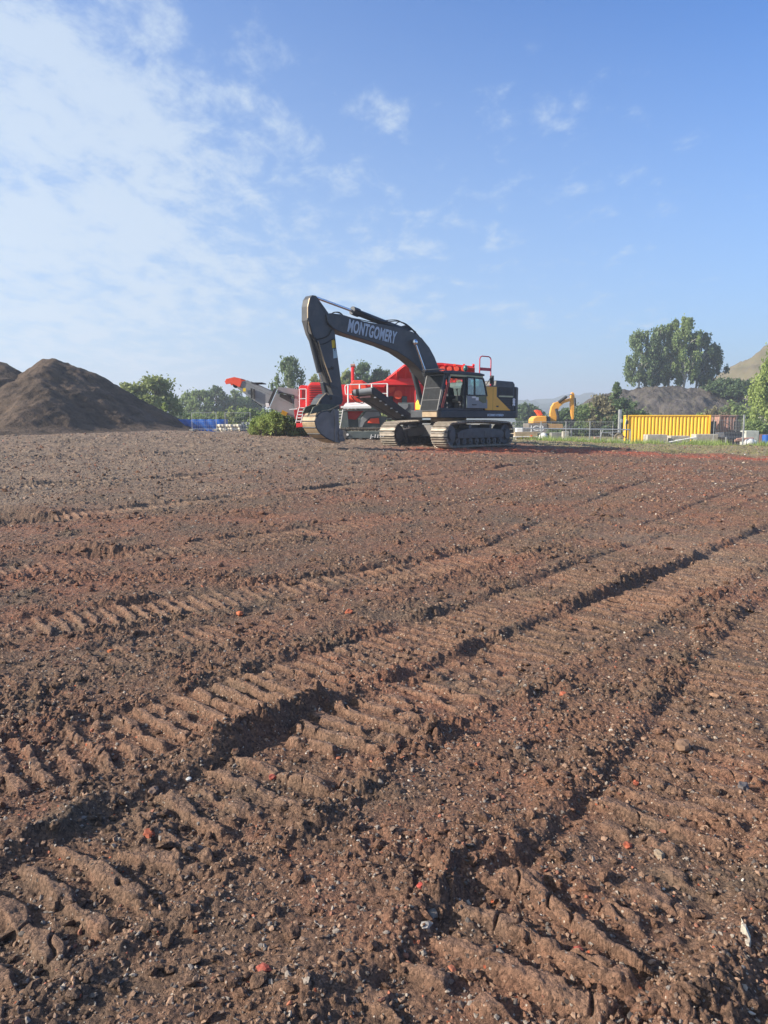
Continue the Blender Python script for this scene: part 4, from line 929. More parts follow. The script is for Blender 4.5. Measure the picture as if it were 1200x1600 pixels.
for (a, b) in (((497, 533), (506, 563)), ((506, 563), (518, 597))): ho.bar(V3(*a, .245), V3(*b, .245), .035, .03)
ho.build('steel_pipe', M_shell, ex)
for q in ((512, 577), (519, 575)): b_ = MB(); b_.cyl(V3(*q, .2), V3(*q, .2) + Vector((0, .06, 0)), .05, n=10); b_.build('pipe_clamp', M_black, ex)
# quick hitch and bucket
qh = MB(); qh.prism(EXP([(498, 632), (503, 622), (511, 615), (520, 617), (532, 620), (537, 624), (534, 632), (520, 634), (510, 633)], .25), -.24, .24); qh.build('quick_hitch', M_char2, ex, bevel=.02)
pn = MB(); pn.cyl(V3(516, 622, .26), V3(516, 622, -.26), .07, n=12); pn.cyl(V3(500, 628, .26), V3(500, 628, -.26), .06, n=12); pn.build('hitch_pin', M_black, ex, smooth=True)
dirtrim(EXP([(495, 633), (502, 622), (510, 614), (514, 617)], .25), .022, 'hitch_edge', .25, M_shell)
ear = MB(); pe = EXP([(484, 647), (489, 636), (501, 631), (519, 632), (530, 633), (530, 640), (520, 640), (515, 646), (508, 642), (494, 645)], .25)
for y in (.26, -.20): ear.prism(pe, y - .03, y + .03)
ear.build('bucket_ear', M_buckg, ex, bevel=.01)
WB = .36
chk = [(516, 645), (511, 642), (502, 644), (496, 649), (492, 658), (494, 668), (501, 678), (511, 685), (522, 690), (530, 692), (533, 689), (531, 680), (530, 668), (529, 655), (529, 641), (521, 639)]
cp = EXP(chk, WB)
bk = MB()
for y in (WB, -WB): bk.prism(cp, y - .02, y + .02)
bko = bk.build('bucket_cheek', M_bucket, ex, bevel=.006)
dirtrim(EXP([(516, 645), (511, 642), (502, 644), (496, 649), (492, 658), (494, 668), (501, 678), (511, 685), (522, 690)], WB), .022, 'cheek_rim', WB + .01, M_char2)
dirtrim(EXP([(522, 641), (523, 660), (523, 690)], WB), .035, 'cheek_bar', WB + .03, M_bucket)
sh = MB(); sp_ = smooth_path(EXP([(530, 633), (516, 640), (502, 643), (495, 650), (492, 658), (494, 668), (501, 678), (511, 685), (522, 690), (531, 692)], WB), 3)
for a, b in zip(sp_[:-1], sp_[1:]): sh.quad((a[0], -WB, a[1]), (a[0], WB, a[1]), (b[0], WB, b[1]), (b[0], -WB, b[1]), .03)
sh.build('bucket_shell', M_shell, ex)
for i in range(6):
    k = 6 + i * 3; a = sp_[k]; r_ = MB(); r_.cyl((a[0] + .02, -WB - .005, a[1]), (a[0] + .02, WB + .005, a[1]), .022, n=6); r_.build('wear_strip', M_char2, ex)
for i in range(5):
    y = -WB + .07 + i * .145; t = MB(); a = EX(532, 689, y); t.prism([(a[0] - .02, a[1] - .02), (a[0] - .20, a[1] + .02), (a[0] - .02, a[1] + .12), (a[0] + .05, a[1] + .05)], y - .04, y + .04); t.build('bucket_tooth', M_bucket, ex)
for q in ((531, 676), (532, 684)):
    t = MB(); t.cyl(V3(*q, WB), V3(*q, WB) + Vector((0, .06, 0)), .11, n=14); t.build('side_cutter', M_bucket, ex, smooth=True)

# ================================================================== CRUSHER (red mobile crushing plant)
YC = 35.6
cz = 0.53
cr = thing('crushing_plant', 'red and grey tracked crushing plant standing behind the excavator with hopper, railings and conveyor', 'crusher', (0, YC, cz))
OFF = Vector((0, YC, cz))
def CP(px, py, Y=YC): return at(px, py, Y) - OFF
def cprism(pts, Y0, Y1, name, m, bevel=.012, mb=None):
    """outline traced on the plane y = Y0, extruded back to Y1"""
    P = [CP(a, b, Y0) for a, b in pts]; o = mb or MB(); o.prism([(p.x, p.z) for p in P], Y0 - YC, Y1 - YC)
    if mb is None: return o.build(name, m, cr, bevel=bevel)
def ctube(pts, Y, r, name, m, n=6):
    t = MB(); t.tube([CP(a, b, Y) for a, b in pts], r, n); return t.build(name, m, cr, smooth=True)
YF = 34.6                                        # plane of the near side
# tracks
for Yt, sgn in ((34.55, -1), (37.1, 1)):
    t = MB(); track_shoes(t, 4.3, .60, .29, 0.0, .17, 0, .42, True)
    off = CP(597, 691, Yt); t.v = [v + Vector((off.x, Yt - YC, off.z + .05)) for v in t.v]; t.build('track', M_trk, cr)
    f = MB(); f.prism([(-1.95, .14), (1.95, .14), (1.95, .46), (-1.95, .46)], -.20, .20); f.v = [v + Vector((off.x, Yt - YC, off.z + .05)) for v in f.v]; f.build('track_frame', M_greyg, cr, bevel=.02)
    for x in (-1.85, 1.85):
        g = MB(); g.cyl((off.x + x, Yt - YC - .22, off.z + .35), (off.x + x, Yt - YC + .2, off.z + .35), .24, n=18); g.build('track_wheel', M_trkdark, cr, smooth=True)
    for k in range(7):
        g = MB(); x = off.x - 1.5 + k * .5; g.cyl((x, Yt - YC - .19, off.z + .14), (x, Yt - YC + .19, off.z + .14), .09, n=12); g.build('track_roller', M_trkdark, cr, smooth=True)
q = CP(578.5, 683.9, 34.33); text_mesh('model_lettering', 'J-1175', .215, M_letterw, cr, frame_M((q.x, q.y, q.z), (1, 0, 0), (0, 0, 1)), .006, .15, xs=1.05, space=1.12)
q = CP(543, 679, 34.33); b_ = MB(); b_.cyl(q + Vector((0, -.02, 0)), q + Vector((0, .04, 0)), .055, n=10); b_.build('hub_bolt', M_white, cr)
# chassis
cprism([(533, 641), (543, 642), (545, 668), (548, 670), (534, 671)], YF, YF + .25, 'chassis_leg', M_greyg)
cprism([(534, 668.5), (604, 668.5), (604, 671), (534, 671)], YF - .06, YF + 2.2, 'chassis_sill', M_greyp)
cprism([(560, 655), (572, 641), (580, 640), (593, 641), (596, 650), (603, 652), (603, 668), (560, 668)], YF + .10, YF + .35, 'chassis_plate', M_greyg)
cprism([(572, 643), (592, 643), (594, 650), (578, 652), (570, 660), (566, 668), (560, 668), (560, 660)], YF + .02, YF + .09, 'chassis_brace', M_greyp)
cprism([(540, 640), (570, 640), (556, 656), (541, 654)], YF + .5, YF + .8, 'engine_guard', M_red)
cprism([(545, 655), (565, 655), (565, 668), (545, 668)], YF + .55, YF + 1.6, 'inner_frame', M_greyg)
cprism([(574, 661), (579, 654), (592, 653), (593, 662)], YF - .01, YF + .09, 'side_guard', M_redor)
cprism([(534, 640.5), (604, 639.5), (606, 641.5), (534, 642.5)], YF - .02, YF + 2, 'deck_edge', M_greyp)
# canopy
can = MB(); a, b, c_, d_ = CP(536, 636, YF - .35), CP(580, 635.5, YF - .35), CP(575, 629, YF + .5), CP(541, 629.5, YF + .5)
can.quad(a, b, c_, d_, .05); can.quad(a + Vector((0, 0, -.07)), b + Vector((0, 0, -.07)), b, a, .03); can.bx(CP(528, 0, YF).x, a.x, YF - YC - .1, YF - YC + .2, CP(0, 637.5, YF).z, CP(0, 634.5, YF).z); can.build('white_canopy', M_white, cr)
# power unit: body, chamfered hood, radiator with slats, cabinet
cprism([(505, 604), (520, 601), (546, 601), (552, 594), (566, 594), (575, 600), (578, 634), (505, 640)], YF + .9, YF + 2.6, 'power_unit', M_red, .03)
cprism([(547, 603), (552, 594.5), (564, 594.5), (572, 603), (572, 630), (547, 630)], YF + .72, YF + .9, 'hood', M_redor, .02)
for i in range(6):
    cprism([(550 + i * 4, 606), (551.2 + i * 4, 606), (551.2 + i * 4, 628), (550 + i * 4, 628)], YF + .69, YF + .72, 'hood_rib', M_redor, 0)
cprism([(480, 604), (486, 597.5), (500, 597.5), (506, 605), (509, 636), (480, 637)], YF + .1, YF + 1.7, 'radiator_housing', M_red, .03)
for i in range(9):
    y = 602.5 + i * 3.6; cprism([(483.5, y), (504.5, y - .1), (505, y + 1.3), (483.5, y + 1.4)], YF + .085, YF + .1, 'radiator_slot', M_black, 0)
    s = MB(); p = CP(483, y + 1.4, YF + .06); p2 = CP(505, y + 1.4, YF + .06); s.bar(p, p2, .05, .015); s.build('radiator_slat', M_red, cr)
cprism([(467, 605), (470, 602), (480, 602), (480, 638), (467, 638)], YF + .3, YF + 1.6, 'end_cabinet', M_red, .02)
cprism([(471.5, 609), (476.5, 609), (476.5, 624), (471.5, 624)], YF + .285, YF + .3, 'cabinet_grille', mat('dark_red', (.16, .01, .012), .6), 0)
for p in ([(468, 608), (468, 638)], [(478.5, 608), (478.5, 638)], [(468, 608), (478.5, 608)], [(468, 623), (478.5, 623)], [(468, 637.5), (478.5, 637.5)]): ctube(p, YF + .12, .022, 'cabinet_rail', M_white)
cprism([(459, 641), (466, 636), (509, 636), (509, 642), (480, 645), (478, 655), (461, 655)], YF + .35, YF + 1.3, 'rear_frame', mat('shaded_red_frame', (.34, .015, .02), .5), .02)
ctube([(467, 637), (462, 661)], YF - .1, .022, 'step_rail', M_white); ctube([(475, 639), (470, 661)], YF - .1, .022, 'step_rail', M_white)
for i in range(4): ctube([(466 - i * 1.2, 643 + i * 5), (473.5 - i * 1.2, 643 + i * 5)], YF - .1, .025, 'step', M_white)
cprism([(463, 661), (474, 661), (474, 667), (463, 668)], YF - .25, YF + .1, 'bottom_step', M_red)
ctube([(452, 640), (465, 639)], YF, .02, 'tow_bar', M_white)
# small ladder next to the bucket
ctube([(536, 640), (531, 669)], YF - .15, .02, 'ladder_rail', M_white); ctube([(529, 640), (529, 668)], YF - .15, .02, 'ladder_rail', M_white)
for i in range(6): ctube([(529, 643 + i * 4.5), (535.6 - i * .8, 643 + i * 4.5)], YF - .15, .018, 'ladder_rung', M_white)
# exhaust stack and railings
ctube([(551, 597), (551, 573)], YF + 1.2, .075, 'exhaust_stack', M_red, 10); ctube([(548, 572), (555, 571)], YF + 1.2, .09, 'exhaust_cap', M_rust, 10)
for x, y0, y1 in ((544, 602, 630), (562, 600.5, 612), (581, 600, 612), (605.5, 600, 628)): ctube([(x, y0), (x, y1)], YF, .038, 'rail_post', M_white, 8)
ctube([(540, 616), (539, 604), (541, 601.5), (545, 601), (606, 599.5)], YF, .024, 'guard_rail', M_white); ctube([(540, 616), (562, 616.5)], YF, .024, 'guard_rail', M_white); ctube([(581, 614.5), (605, 615)], YF, .024, 'guard_rail', M_white)
# jaw crusher body, flywheel, feeder, hopper
cprism([(573, 600), (584, 597.5), (604, 593.5), (650, 593), (652, 602), (604, 602), (600, 606), (575, 604)], YF + .15, YF + 2.8, 'feeder_beam', M_red, .03)
cprism([(578, 603), (650, 600), (650, 630), (640, 640), (612, 636), (606, 626), (580, 626)], YF + .7, YF + 2.6, 'jaw_body', M_red, .03)
for x in (580, 586, 592, 598, 612, 634, 641): cprism([(x, 604), (x + 1.5, 604), (x + 1.5, 624), (x, 624)], YF + .60, YF + .7, 'body_rib', M_red, 0)
q = CP(622, 617, YF + .5); f = MB(); f.cyl(q + Vector((0, -.14, 0)), q + Vector((0, .2, 0)), .20, n=24); f.cyl(q + Vector((0, -.17, 0)), q + Vector((0, -.13, 0)), .06, n=12); f.build('flywheel', M_redor, cr, smooth=True)
cprism([(606, 604), (618, 604), (616, 612), (609, 614)], YF + .58, YF + .7, 'pulley_guard', M_redor, .02)
cprism([(604, 619), (614, 619), (614, 640), (604, 640)], YF + .5, YF + .7, 'support_leg', M_black); cprism([(628, 619), (636, 619), (636, 642), (628, 642)], YF + .5, YF + .7, 'support_leg', M_greyg)
hop = MB()
# hopper: near wall, far wall, two ends, all flaring outwards
def hq(pts): return [CP(*p) for p in pts]
n_ = hq([(603, 594, YF + .3), (741, 591, YF + .3), (741, 574, YF - .3), (690, 568.5, YF - .3), (645, 568.5, YF - .3), (632, 571, YF - .3)])
def poly_plate(mb, P, t): 
    n = (P[1] - P[0]).cross(P[-1] - P[0]).normalized() * t / 2; k = len(P)
    mb.add([p + n for p in P] + [p - n for p in P], [tuple(range(k)), tuple(range(k, 2 * k))[::-1]] + [(i, i + k, (i + 1) % k + k, (i + 1) % k) for i in range(k)])
poly_plate(hop, n_, .05)
f_ = [Vector((p.x, 2 * (37.1 - YC) - 1.2 - p.y + .5, p.z + (.12 if i > 1 else 0))) for i, p in enumerate(n_)]; poly_plate(hop, f_, .05)
hop.quad(n_[1], f_[1], f_[2], n_[2], .05); hop.quad(n_[0], f_[0], f_[5], n_[5], .05)
hop.build('hopper', M_red, cr)
for i in range(9):
    t0 = .12 + i * .105; a = n_[0].lerp(n_[1], t0) + Vector((0, -.05, 0)); b = Vector((a.x + .05, n_[3].y - .06, min(n_[3].z, n_[0].z + (a.x - n_[0].x + .05) * .80) - .04)); h = MB(); h.bar(a, b, .09, .10); h.build('hopper_rib', M_redor if i in (3, 6) else M_red, cr)
for a, b in zip(n_[2:], n_[3:]): h = MB(); h.bar(a, b, .09, .09); h.build('hopper_rim', M_red, cr)
h = MB(); h.bar(n_[5], n_[0], .08, .08); h.build('hopper_rim', M_red, cr)
h = MB(); h.bar(n_[0] + Vector((0, -.06, 0)), n_[1] + Vector((0, -.06, 0)), .16, .14); h.build('hopper_beam', M_red, cr)
for x in (691, 702, 713, 724): q = CP(x, 577, YF - .28); r_ = MB(); r_.cyl(q, q + Vector((0, -.14, .02)), .13, .11, n=16); r_.build('hopper_clamp', M_redor, cr, smooth=True)
# rear portion, partly seen through the cab
cprism([(645, 600), (728, 596), (728, 640), (650, 655)], YF + 1.1, YF + 2.5, 'feeder_support', M_red, .03)
cprism([(622, 629), (648, 629), (648, 656), (630, 656), (622, 648)], YF + .05, YF + .9, 'tank', M_greyg, .03)
cprism([(624, 631), (638, 631), (638, 636), (634, 640), (624, 640)], YF + .02, YF + .05, 'tank_recess', M_greyp, .01)
cprism([(650, 616), (658, 616), (658, 650), (650, 650)], YF + .1, YF + .8, 'control_box', M_greyp, .02)
ctube([(649, 650), (649, 612), (651, 608), (655, 607)], YF - .1, .03, 'red_hoop', M_red, 8)
for x in (698, 705, 712): cprism([(x, 590), (x + 2.5, 590), (x + 2.5, 616), (x, 616)], YF - .35, YF - .15, 'support_post', M_redor, 0)
q = CP(717, 599, YF - .3); f = MB(); f.cyl(q + Vector((0, -.06, 0)), q + Vector((0, .1, 0)), .15, n=20); f.cyl(q + Vector((0, -.09, 0)), q + Vector((0, -.06, 0)), .07, n=16); f.build('work_lamp', M_tan, cr, smooth=True)
# black side conveyor reaching towards the camera
YS0, YS1 = 32.8, 34.6
def SP(px, py, Y): return CP(px, py, Y)
for off in (0, 1):
    c = MB(); a = SP(581 - off * 20, 609 + off * 5, YS0 + off * .15); b = SP(645 - off * 10, 655 + off * 4, YS1); c.bar(a, b, .07, .30); c.build('side_conveyor_frame', M_black, cr)
bl = MB(); a1, a2 = SP(581, 606, YS0), SP(556, 613, YS0 + .15); b1, b2 = SP(645, 652, YS1), SP(632, 658, YS1); bl.quad(a1, b1, b2, a2, .03); bl.build('side_conveyor_belt', M_rubber, cr)
ud = MB(); d = Vector((0, 0, -.22)); ud.quad(a1 + d, b1 + d, b2 + d, a2 + d, .02); ud.build('conveyor_underplate', M_trkdark, cr)
r_ = MB(); r_.cyl(SP(552.5, 614, YS0 + .05), SP(581, 610.5, YS0), .145, n=18); r_.build('head_roller', M_greyp, cr, smooth=True)
r_ = MB(); r_.cyl(SP(556.5, 613.6, YS0 + .045), SP(561, 613, YS0 + .04), .155, n=18); r_.cyl(SP(550, 614.3, YS0 + .05), SP(553, 614, YS0 + .05), .10, n=14); r_.build('roller_collar', M_rubber, cr, smooth=True)
s = MB(); s.quad(SP(562, 619.5, YS0), SP(579, 618, YS0), SP(579, 621, YS0), SP(562, 622, YS0), .04); s.build('scraper_plate', mat('pink_primer', (.42, .2, .17), .6), cr)
for i in range(7):
    p = SP(586 + i * 8.5, 621 + i * 5.6, YS0 - .05 + i * .25); k = MB(); k.box(p, (.10, .06, .05)); k.build('idler_bracket', M_galv, cr)
for i in range(5): ctube([(604 + i, 652 + i * 4), (646, 650 + i * 4)], YS1 - .4, .03, 'lower_slat', M_black)
cprism([(625, 650), (660, 648), (660, 668), (632, 670)], YS1, YS1 + .5, 'conveyor_base', M_black, .02)
ctube([(548, 618), (556, 628), (566, 630), (574, 626)], YS0 + .5, .02, 'hydraulic_hose', M_rubber)
# long grey product conveyor on the left
YL = 36.4
cprism([(378, 596), (386, 594), (426, 612), (452, 622), (470, 632), (470, 656), (456, 651), (420, 637), (405, 632), (370, 606)], YL, YL + .10, 'product_conveyor_side', M_greyp, .01)
cprism([(378, 596), (386, 594), (426, 612), (452, 622), (470, 632), (470, 656), (456, 651), (420, 637), (405, 632), (370, 606)], YL, YL + .10, 'product_conveyor_side', M_greyp, .01).location = (0, 1.1, 0)
bl = MB(); a, b = CP(381, 597, YL), CP(470, 640, YL); w = Vector((0, 1.1, 0)); bl.quad(a, b, b + w, a + w, .03); a, b = CP(372, 603, YL), CP(470, 650, YL); bl.quad(a, b, b + w, a + w, .03); bl.build('product_conveyor_belt', M_rubber, cr)
cprism([(434, 604.5), (466, 608), (466, 640), (460, 640), (460, 619), (456, 617), (434, 614)], YL - .25, YL - .15, 'transfer_shield', M_greyp, .01)
cprism([(437, 615), (455, 618), (456, 630), (448, 626), (437, 620)], YL - .05, YL - .01, 'transfer_opening', M_black, 0)
s = MB(); s.bar(CP(431, 607, YL - .35), CP(418, 637, YL - .35), .13, .13); s.build('lifting_strut', M_black, cr)
s = MB(); s.bar(CP(433.5, 608, YL - .42), CP(420.5, 637.5, YL - .42), .03, .03); s.build('strut_rod', M_chrome, cr)
cprism([(415, 630), (420, 630), (421, 636), (416, 637)], YL - .45, YL - .2, 'strut_foot', M_white)
s = MB(); s.bar(CP(460, 619, YL - .2), CP(461, 641, YL - .2), .08); s.bar(CP(436, 613, YL - .3), CP(460, 618, YL - .3), .05); s.build('strut_brace', M_black, cr)
cprism([(351.5, 597), (353.5, 592.5), (366, 589.5), (377, 592), (377.5, 597), (375, 605), (372, 604), (362, 599), (353, 600.5)], YL - .05, YL + .02, 'conveyor_head_guard', M_redor, .01)
cprism([(351.5, 597), (353.5, 592.5), (366, 589.5), (377, 592), (377.5, 597), (375, 605), (372, 604), (362, 599), (353, 600.5)], YL, YL + .07, 'conveyor_head_guard', M_redor, .01).location = (0, 1.18, 0)
s = MB(); a, b, c1, d1 = CP(353.5, 592.5, YL), CP(366, 589.5, YL), CP(377, 592, YL), CP(385, 594, YL); s.quad(a, b, b + w, a + w, .03); s.quad(b, c1, c1 + w, b + w, .03); s.quad(CP(351.5, 597, YL), a, a + w, CP(351.5, 597, YL) + w, .03); s.build('conveyor_head_cover', mat('faded_orange_paint', (.42, .12, .08), .6, 0, .2, 3, .4, (.35, .3, .28)), cr)
r_ = MB(); r_.cyl(CP(369, 601, YL + .02), CP(369, 601, YL + 1.18), .17, n=16); r_.build('tail_drum', M_rubber, cr, smooth=True)
s = MB(); s.bx(CP(380, 0, YL).x, CP(398, 0, YL).x, YL - YC - .04, YL - YC + 1.2, CP(0, 599, YL).z, CP(0, 597.5, YL).z); s.build('wind_guard', M_black, cr)
for x, y in ((393, 612), (397, 613)): s = MB(); q = CP(x, y, YL - .08); s.bar(q + Vector((0, 0, .16)), q - Vector((0, 0, .32)), .07, .07); s.build('side_bracket', M_black, cr)
ctube([(398, 627), (410, 636), (418, 634)], YL - .1, .02, 'hydraulic_hose', M_rubber)
s = MB(); q = CP(444, 645.5, YL - .06); s.box(q, (.28, .03, .2), Matrix.Rotation(R(25), 3, 'Y')); s.build('yellow_label', M_yb, cr)
s = MB(); q = CP(382, 609, YL - .06); s.box(q, (.13, .03, .16)); s.build('yellow_label', M_yb, cr)

# ================================================================== sheets and fence on the left
def slab(name, pts, Y0, Y1, m, label=None, cat=None, group=None, bevel=.01, parent=None, off=Vector((0, 0, 0))):
    P = [at(a, b, Y0) - off for a, b in pts]; o = MB(); o.prism([(p.x, p.z) for p in P], Y0 - off.y, Y1 - off.y); o = o.build(name, m, parent, bevel=bevel)
    return tag(o, label, cat, group) if label else o
def wavy_sheet(name, x0, x1, ytop, ybot, Y, m, label, amp, n, cat, folds=1.0, droop=0.0):
    """sheeted stack: front face with horizontal folds, closed at the back"""
    a = at(x0, ytop, Y); b = at(x1, ybot, Y); nx, nz = 60, 26; V = []; F = []
    for j in range(nz + 1):
        for i in range(nx + 1):
            u = i / nx; v = j / nz; x = a.x + (b.x - a.x) * u
            z = b.z + (a.z - b.z) * v - droop * math.sin(u * math.pi) * v
            y = Y - amp * abs(math.sin(v * math.pi * n)) ** .7 - .05 * math.sin(u * 17 + v * 5) * folds - .03 * math.sin(u * 41 + v * 9)
            V.append((x, y, z))
    for j in range(nz):
        for i in range(nx): k = j * (nx + 1) + i; F.append((k, k + 1, k + nx + 2, k + nx + 1))
    k = len(V); V += [(a.x, Y + 1.4, b.z), (b.x, Y + 1.4, b.z), (b.x, Y + 1.4, a.z), (a.x, Y + 1.4, a.z)]
    o = MB(); o.add(V, F); o.add([V[nz * (nx + 1)], V[nz * (nx + 1) + nx], V[k + 2], V[k + 3]], [(0, 1, 2, 3)]); o.add([V[nx], V[k + 1], V[k + 2], V[nz * (nx + 1) + nx]], [(0, 1, 2, 3)]); o.add([V[0], V[k], V[k + 3], V[nz * (nx + 1)]], [(0, 1, 2, 3)]); o.add(V[k:k + 4], [(3, 2, 1, 0)])
    o = o.build(name, m, smooth=True); tag(o, label, cat); return o
wavy_sheet('blue_sheeting', 268, 350, 655, 684, 52, M_blue, 'long low stack under bright blue sheeting beyond the foot of the heap', .05, 2, 'tarpaulin', folds=.25)
wavy_sheet('sheet_stack', 338, 377, 663, 690, 50, M_cream, 'stack of cream coloured sheets right of the blue sheeting', .09, 5, 'sheet stack')
wavy_sheet('wrapped_pallet', 377, 392, 660, 688, 50.5, mat('grey_wrap', (.30, .32, .32), .5, 0, .2, 4), 'grey wrapped pallet load at the right end of the cream sheets', .05, 2, 'pallet')
def heras(name, x0, x1, y_top, h, label, posts=(0, 1), Y=50, mid=True, group='temporary wire fence panels', wires=True, base=None):
    a = at(x0, 660, Y).x; b = at(x1, 660, Y).x; z0 = float(terrain(np.array([a]), np.array([Y]))[0]) if base is None else base
    t = thing(name, label, 'fence panel', (a, Y, z0), 0, group); w = b - a
    f = MB(); f.cyl((0, 0, 0), (0, 0, h), .019, n=8); f.build('post', M_galv, t); f = MB(); f.cyl((w, 0, 0), (w, 0, h), .019, n=8); f.build('post', M_galv, t)
    f = MB(); f.cyl((0, 0, h - .02), (w, 0, h - .02), .012, n=6); f.build('rail', M_galv, t); f = MB(); f.cyl((0, 0, .15), (w, 0, .15), .018, n=6); f.build('rail', M_galv, t)
    if wires:
        f = MB()
        for i in range(1, int(w / .12)): f.bar((i * .12, 0, .15), (i * .12, 0, h), .006)
        for i in range(1, int(h / .25)): f.bar((0, 0, .15 + i * .25), (w, 0, .15 + i * .25), .006)
        f.build('wire_mesh', M_galv, t)
    for x in (0, w): g = MB(); g.box((x, 0, .07), (.24, .62, .13)); g.build('foot_block', M_conc, t, bevel=.02)
    return t
heras('wire_fence', 300, 338, 0, 1.25, 'wire fence panel in front of the blue sheeting', Y=49.2)
heras('wire_fence', 352, 391, 0, 1.25, 'wire fence panel in front of the cream sheets', Y=48.6)
# ================================================================== right-hand yard
xs = [(805, 845), (846, 884), (885, 921.5), (922.5, 958)]
lbs = ['wire fence panel right beside the excavator track', 'wire fence panel before the orange machine lettering', 'wire fence panel before the concrete post block', 'wire fence panel left of the spoked wheel trailer']
for (a, b), lb in zip(xs, lbs): heras('wire_fence', a, b, 0, 1.75, lb, Y=53, base=-.25)
heras('wire_fence', 1116, 1162, 0, 2.15, 'tall wire fence panel before the brown container and dark cage', Y=55, base=-.55)
pst = MB(); p = at(1163, 648, 54.8); pst.bar((p.x, 54.8, -.5), (p.x, 54.8, p.z), .09); o = pst.build('fence_post', M_galv); tag(o, 'tall pale post standing right of the dark cage', 'post')
for px, w, top, lb in ((969, .26, 640, 'thick grey timber post between the pointed conifer and the yellow container'), (980, .12, 642, 'thin dark post just left of the yellow container')):
    p = at(px, top, 60); m_ = MB(); m_.bar((p.x, 60, -.5), (p.x, 60, p.z), w, w * .8); m_.box((p.x + w * .4, 59.9, p.z - .9), (w * .6, .2, .3)); o = m_.build('post', M_galv if w > .2 else M_black, bevel=.02); tag(o, lb, 'post')
# long pale pipe barrier
b0, b1 = at(800, 669, 55), at(985, 671.5, 55)
t = thing('barrier_rail', 'long pale horizontal pipe rail running from the excavator to the yellow container', 'barrier', (b0.x, 55, -.45))
m_ = MB(); m_.cyl((0, 0, b0.z + .45), (b1.x - b0.x, 0, b1.z + .45), .05, n=8); m_.build('rail', M_galv, t)
for i in range(5): m_ = MB(); x = (b1.x - b0.x) * i / 4; m_.cyl((x, 0, 0), (x, 0, b0.z + .45 + (b1.z - b0.z) * i / 4), .04, n=8); m_.build('post', M_galv, t)

# shipping containers
def container(label, x, y, rz, L, W, H, m, zb, group=None, frame=None, corr=.28):
    t = thing('shipping_container', label, 'container', (x, y, zb), rz, group)
    fr = MB()
    for a in (0, L):
        for b in (0, W): fr.box((a, b, H / 2), (.13, .13, H))
    for b in (0, W): fr.box((L / 2, b, H - .05), (L, .11, .10)); fr.box((L / 2, b, .09), (L, .11, .16))
    for a in (0, L): fr.box((a, W / 2, H - .05), (.11, W, .10)); fr.box((a, W / 2, .09), (.11, W, .16))
    fr.build('corner_frame', frame or m, t, bevel=.01)
    def corr_wall(length, ax):
        P = []; s = 0
        while s < length - .13:
            for d, o_ in ((0, 0), (.09, 0), (.13, .05), (.22, .05)): 
                if .065 + s + d < length - .065: P.append((.065 + s + d, o_))
            s += corr
        P.append((length - .065, 0)); V = []
        for q, o_ in P:
            for z in (.17, H - .10): V.append((q, o_, z))
        return V, [(2 * i, 2 * i + 2, 2 * i + 3, 2 * i + 1) for i in range(len(P) - 1)]
    V, F = corr_wall(L, 0); w = MB(); w.add(V, F); w.build('side_wall', m, t)
    w = MB(); w.add([(a, W - b, c) for a, b, c in V], F); w.build('side_wall', m, t)
    V, F = corr_wall(W, 1); w = MB(); w.add([(b, a, c) for a, b, c in V], F); w.build('end_wall', m, t)
    w = MB(); w.add([(L - b, a, c) for a, b, c in V], F); w.build('end_wall', m, t)
    w = MB(); w.bx(.05, L - .05, .05, W - .05, H - .06, H - .02); w.build('roof', m, t)
    w = MB(); w.bx(.05, L - .05, .05, W - .05, .1, .16); w.build('floor_frame', m, t)
    return t
YK = 63.0; zk = -.50; pl_, pr_ = at(980, 690, YK), at(1107.5, 690, YK - 1.2)
rzk = math.atan2(-1.2, pr_.x - pl_.x); Lk = math.hypot(1.2, pr_.x - pl_.x)
yc_ = container('bright yellow corrugated shipping container at the right', pl_.x, YK, rzk, Lk, 2.4, at(600, 648.5, YK).z - zk, M_cont, zk)
p = at(1115, 690, 64); container('rust brown corrugated shipping container right of the yellow one', p.x + .45, 64, R(-4), at(1148, 690, 64).x - p.x - .4, 2.4, at(600, 648.5, 64).z - zk, M_rust, zk)
# dark cage
def cage(label, x0, x1, Y, top, m):
    a = at(x0, 690, Y); b = at(x1, 690, Y); H = at(600, top, Y).z + .5; w = b.x - a.x; t = thing('steel_cage', label, 'cage', (a.x, Y, -.5))
    f = MB()
    for x in (0, w):
        for y in (0, 1.2): f.box((x, y, H / 2), (.07, .07, H))
    for z in (.1, H * .5, H - .04):
        for y in (0, 1.2): f.box((w / 2, y, z), (w, .06, .06))
        for x in (0, w): f.box((x, .6, z), (.06, 1.2, .06))
    f.build('frame', m, t); g = MB()
    for i in range(1, int(w / .14)): g.bar((i * .14, 0, .1), (i * .14, 0, H), .02); g.bar((i * .14, 1.2, .1), (i * .14, 1.2, H), .02)
    g.build('upright_bars', m, t); g = MB(); g.bx(.04, w - .04, .5, .6, .1, H * .8); g.build('stacked_sheet', M_char, t)
cage('dark steel cage between the brown container and the pale post', 1149, 1161, 62, 649, M_trkdark)
cage('narrow grey cage of upright bars between yellow and brown containers', 1109, 1123, 62.6, 649, mat('grey_brown_steel', (.17, .15, .12), .7, 0, .2, 3))
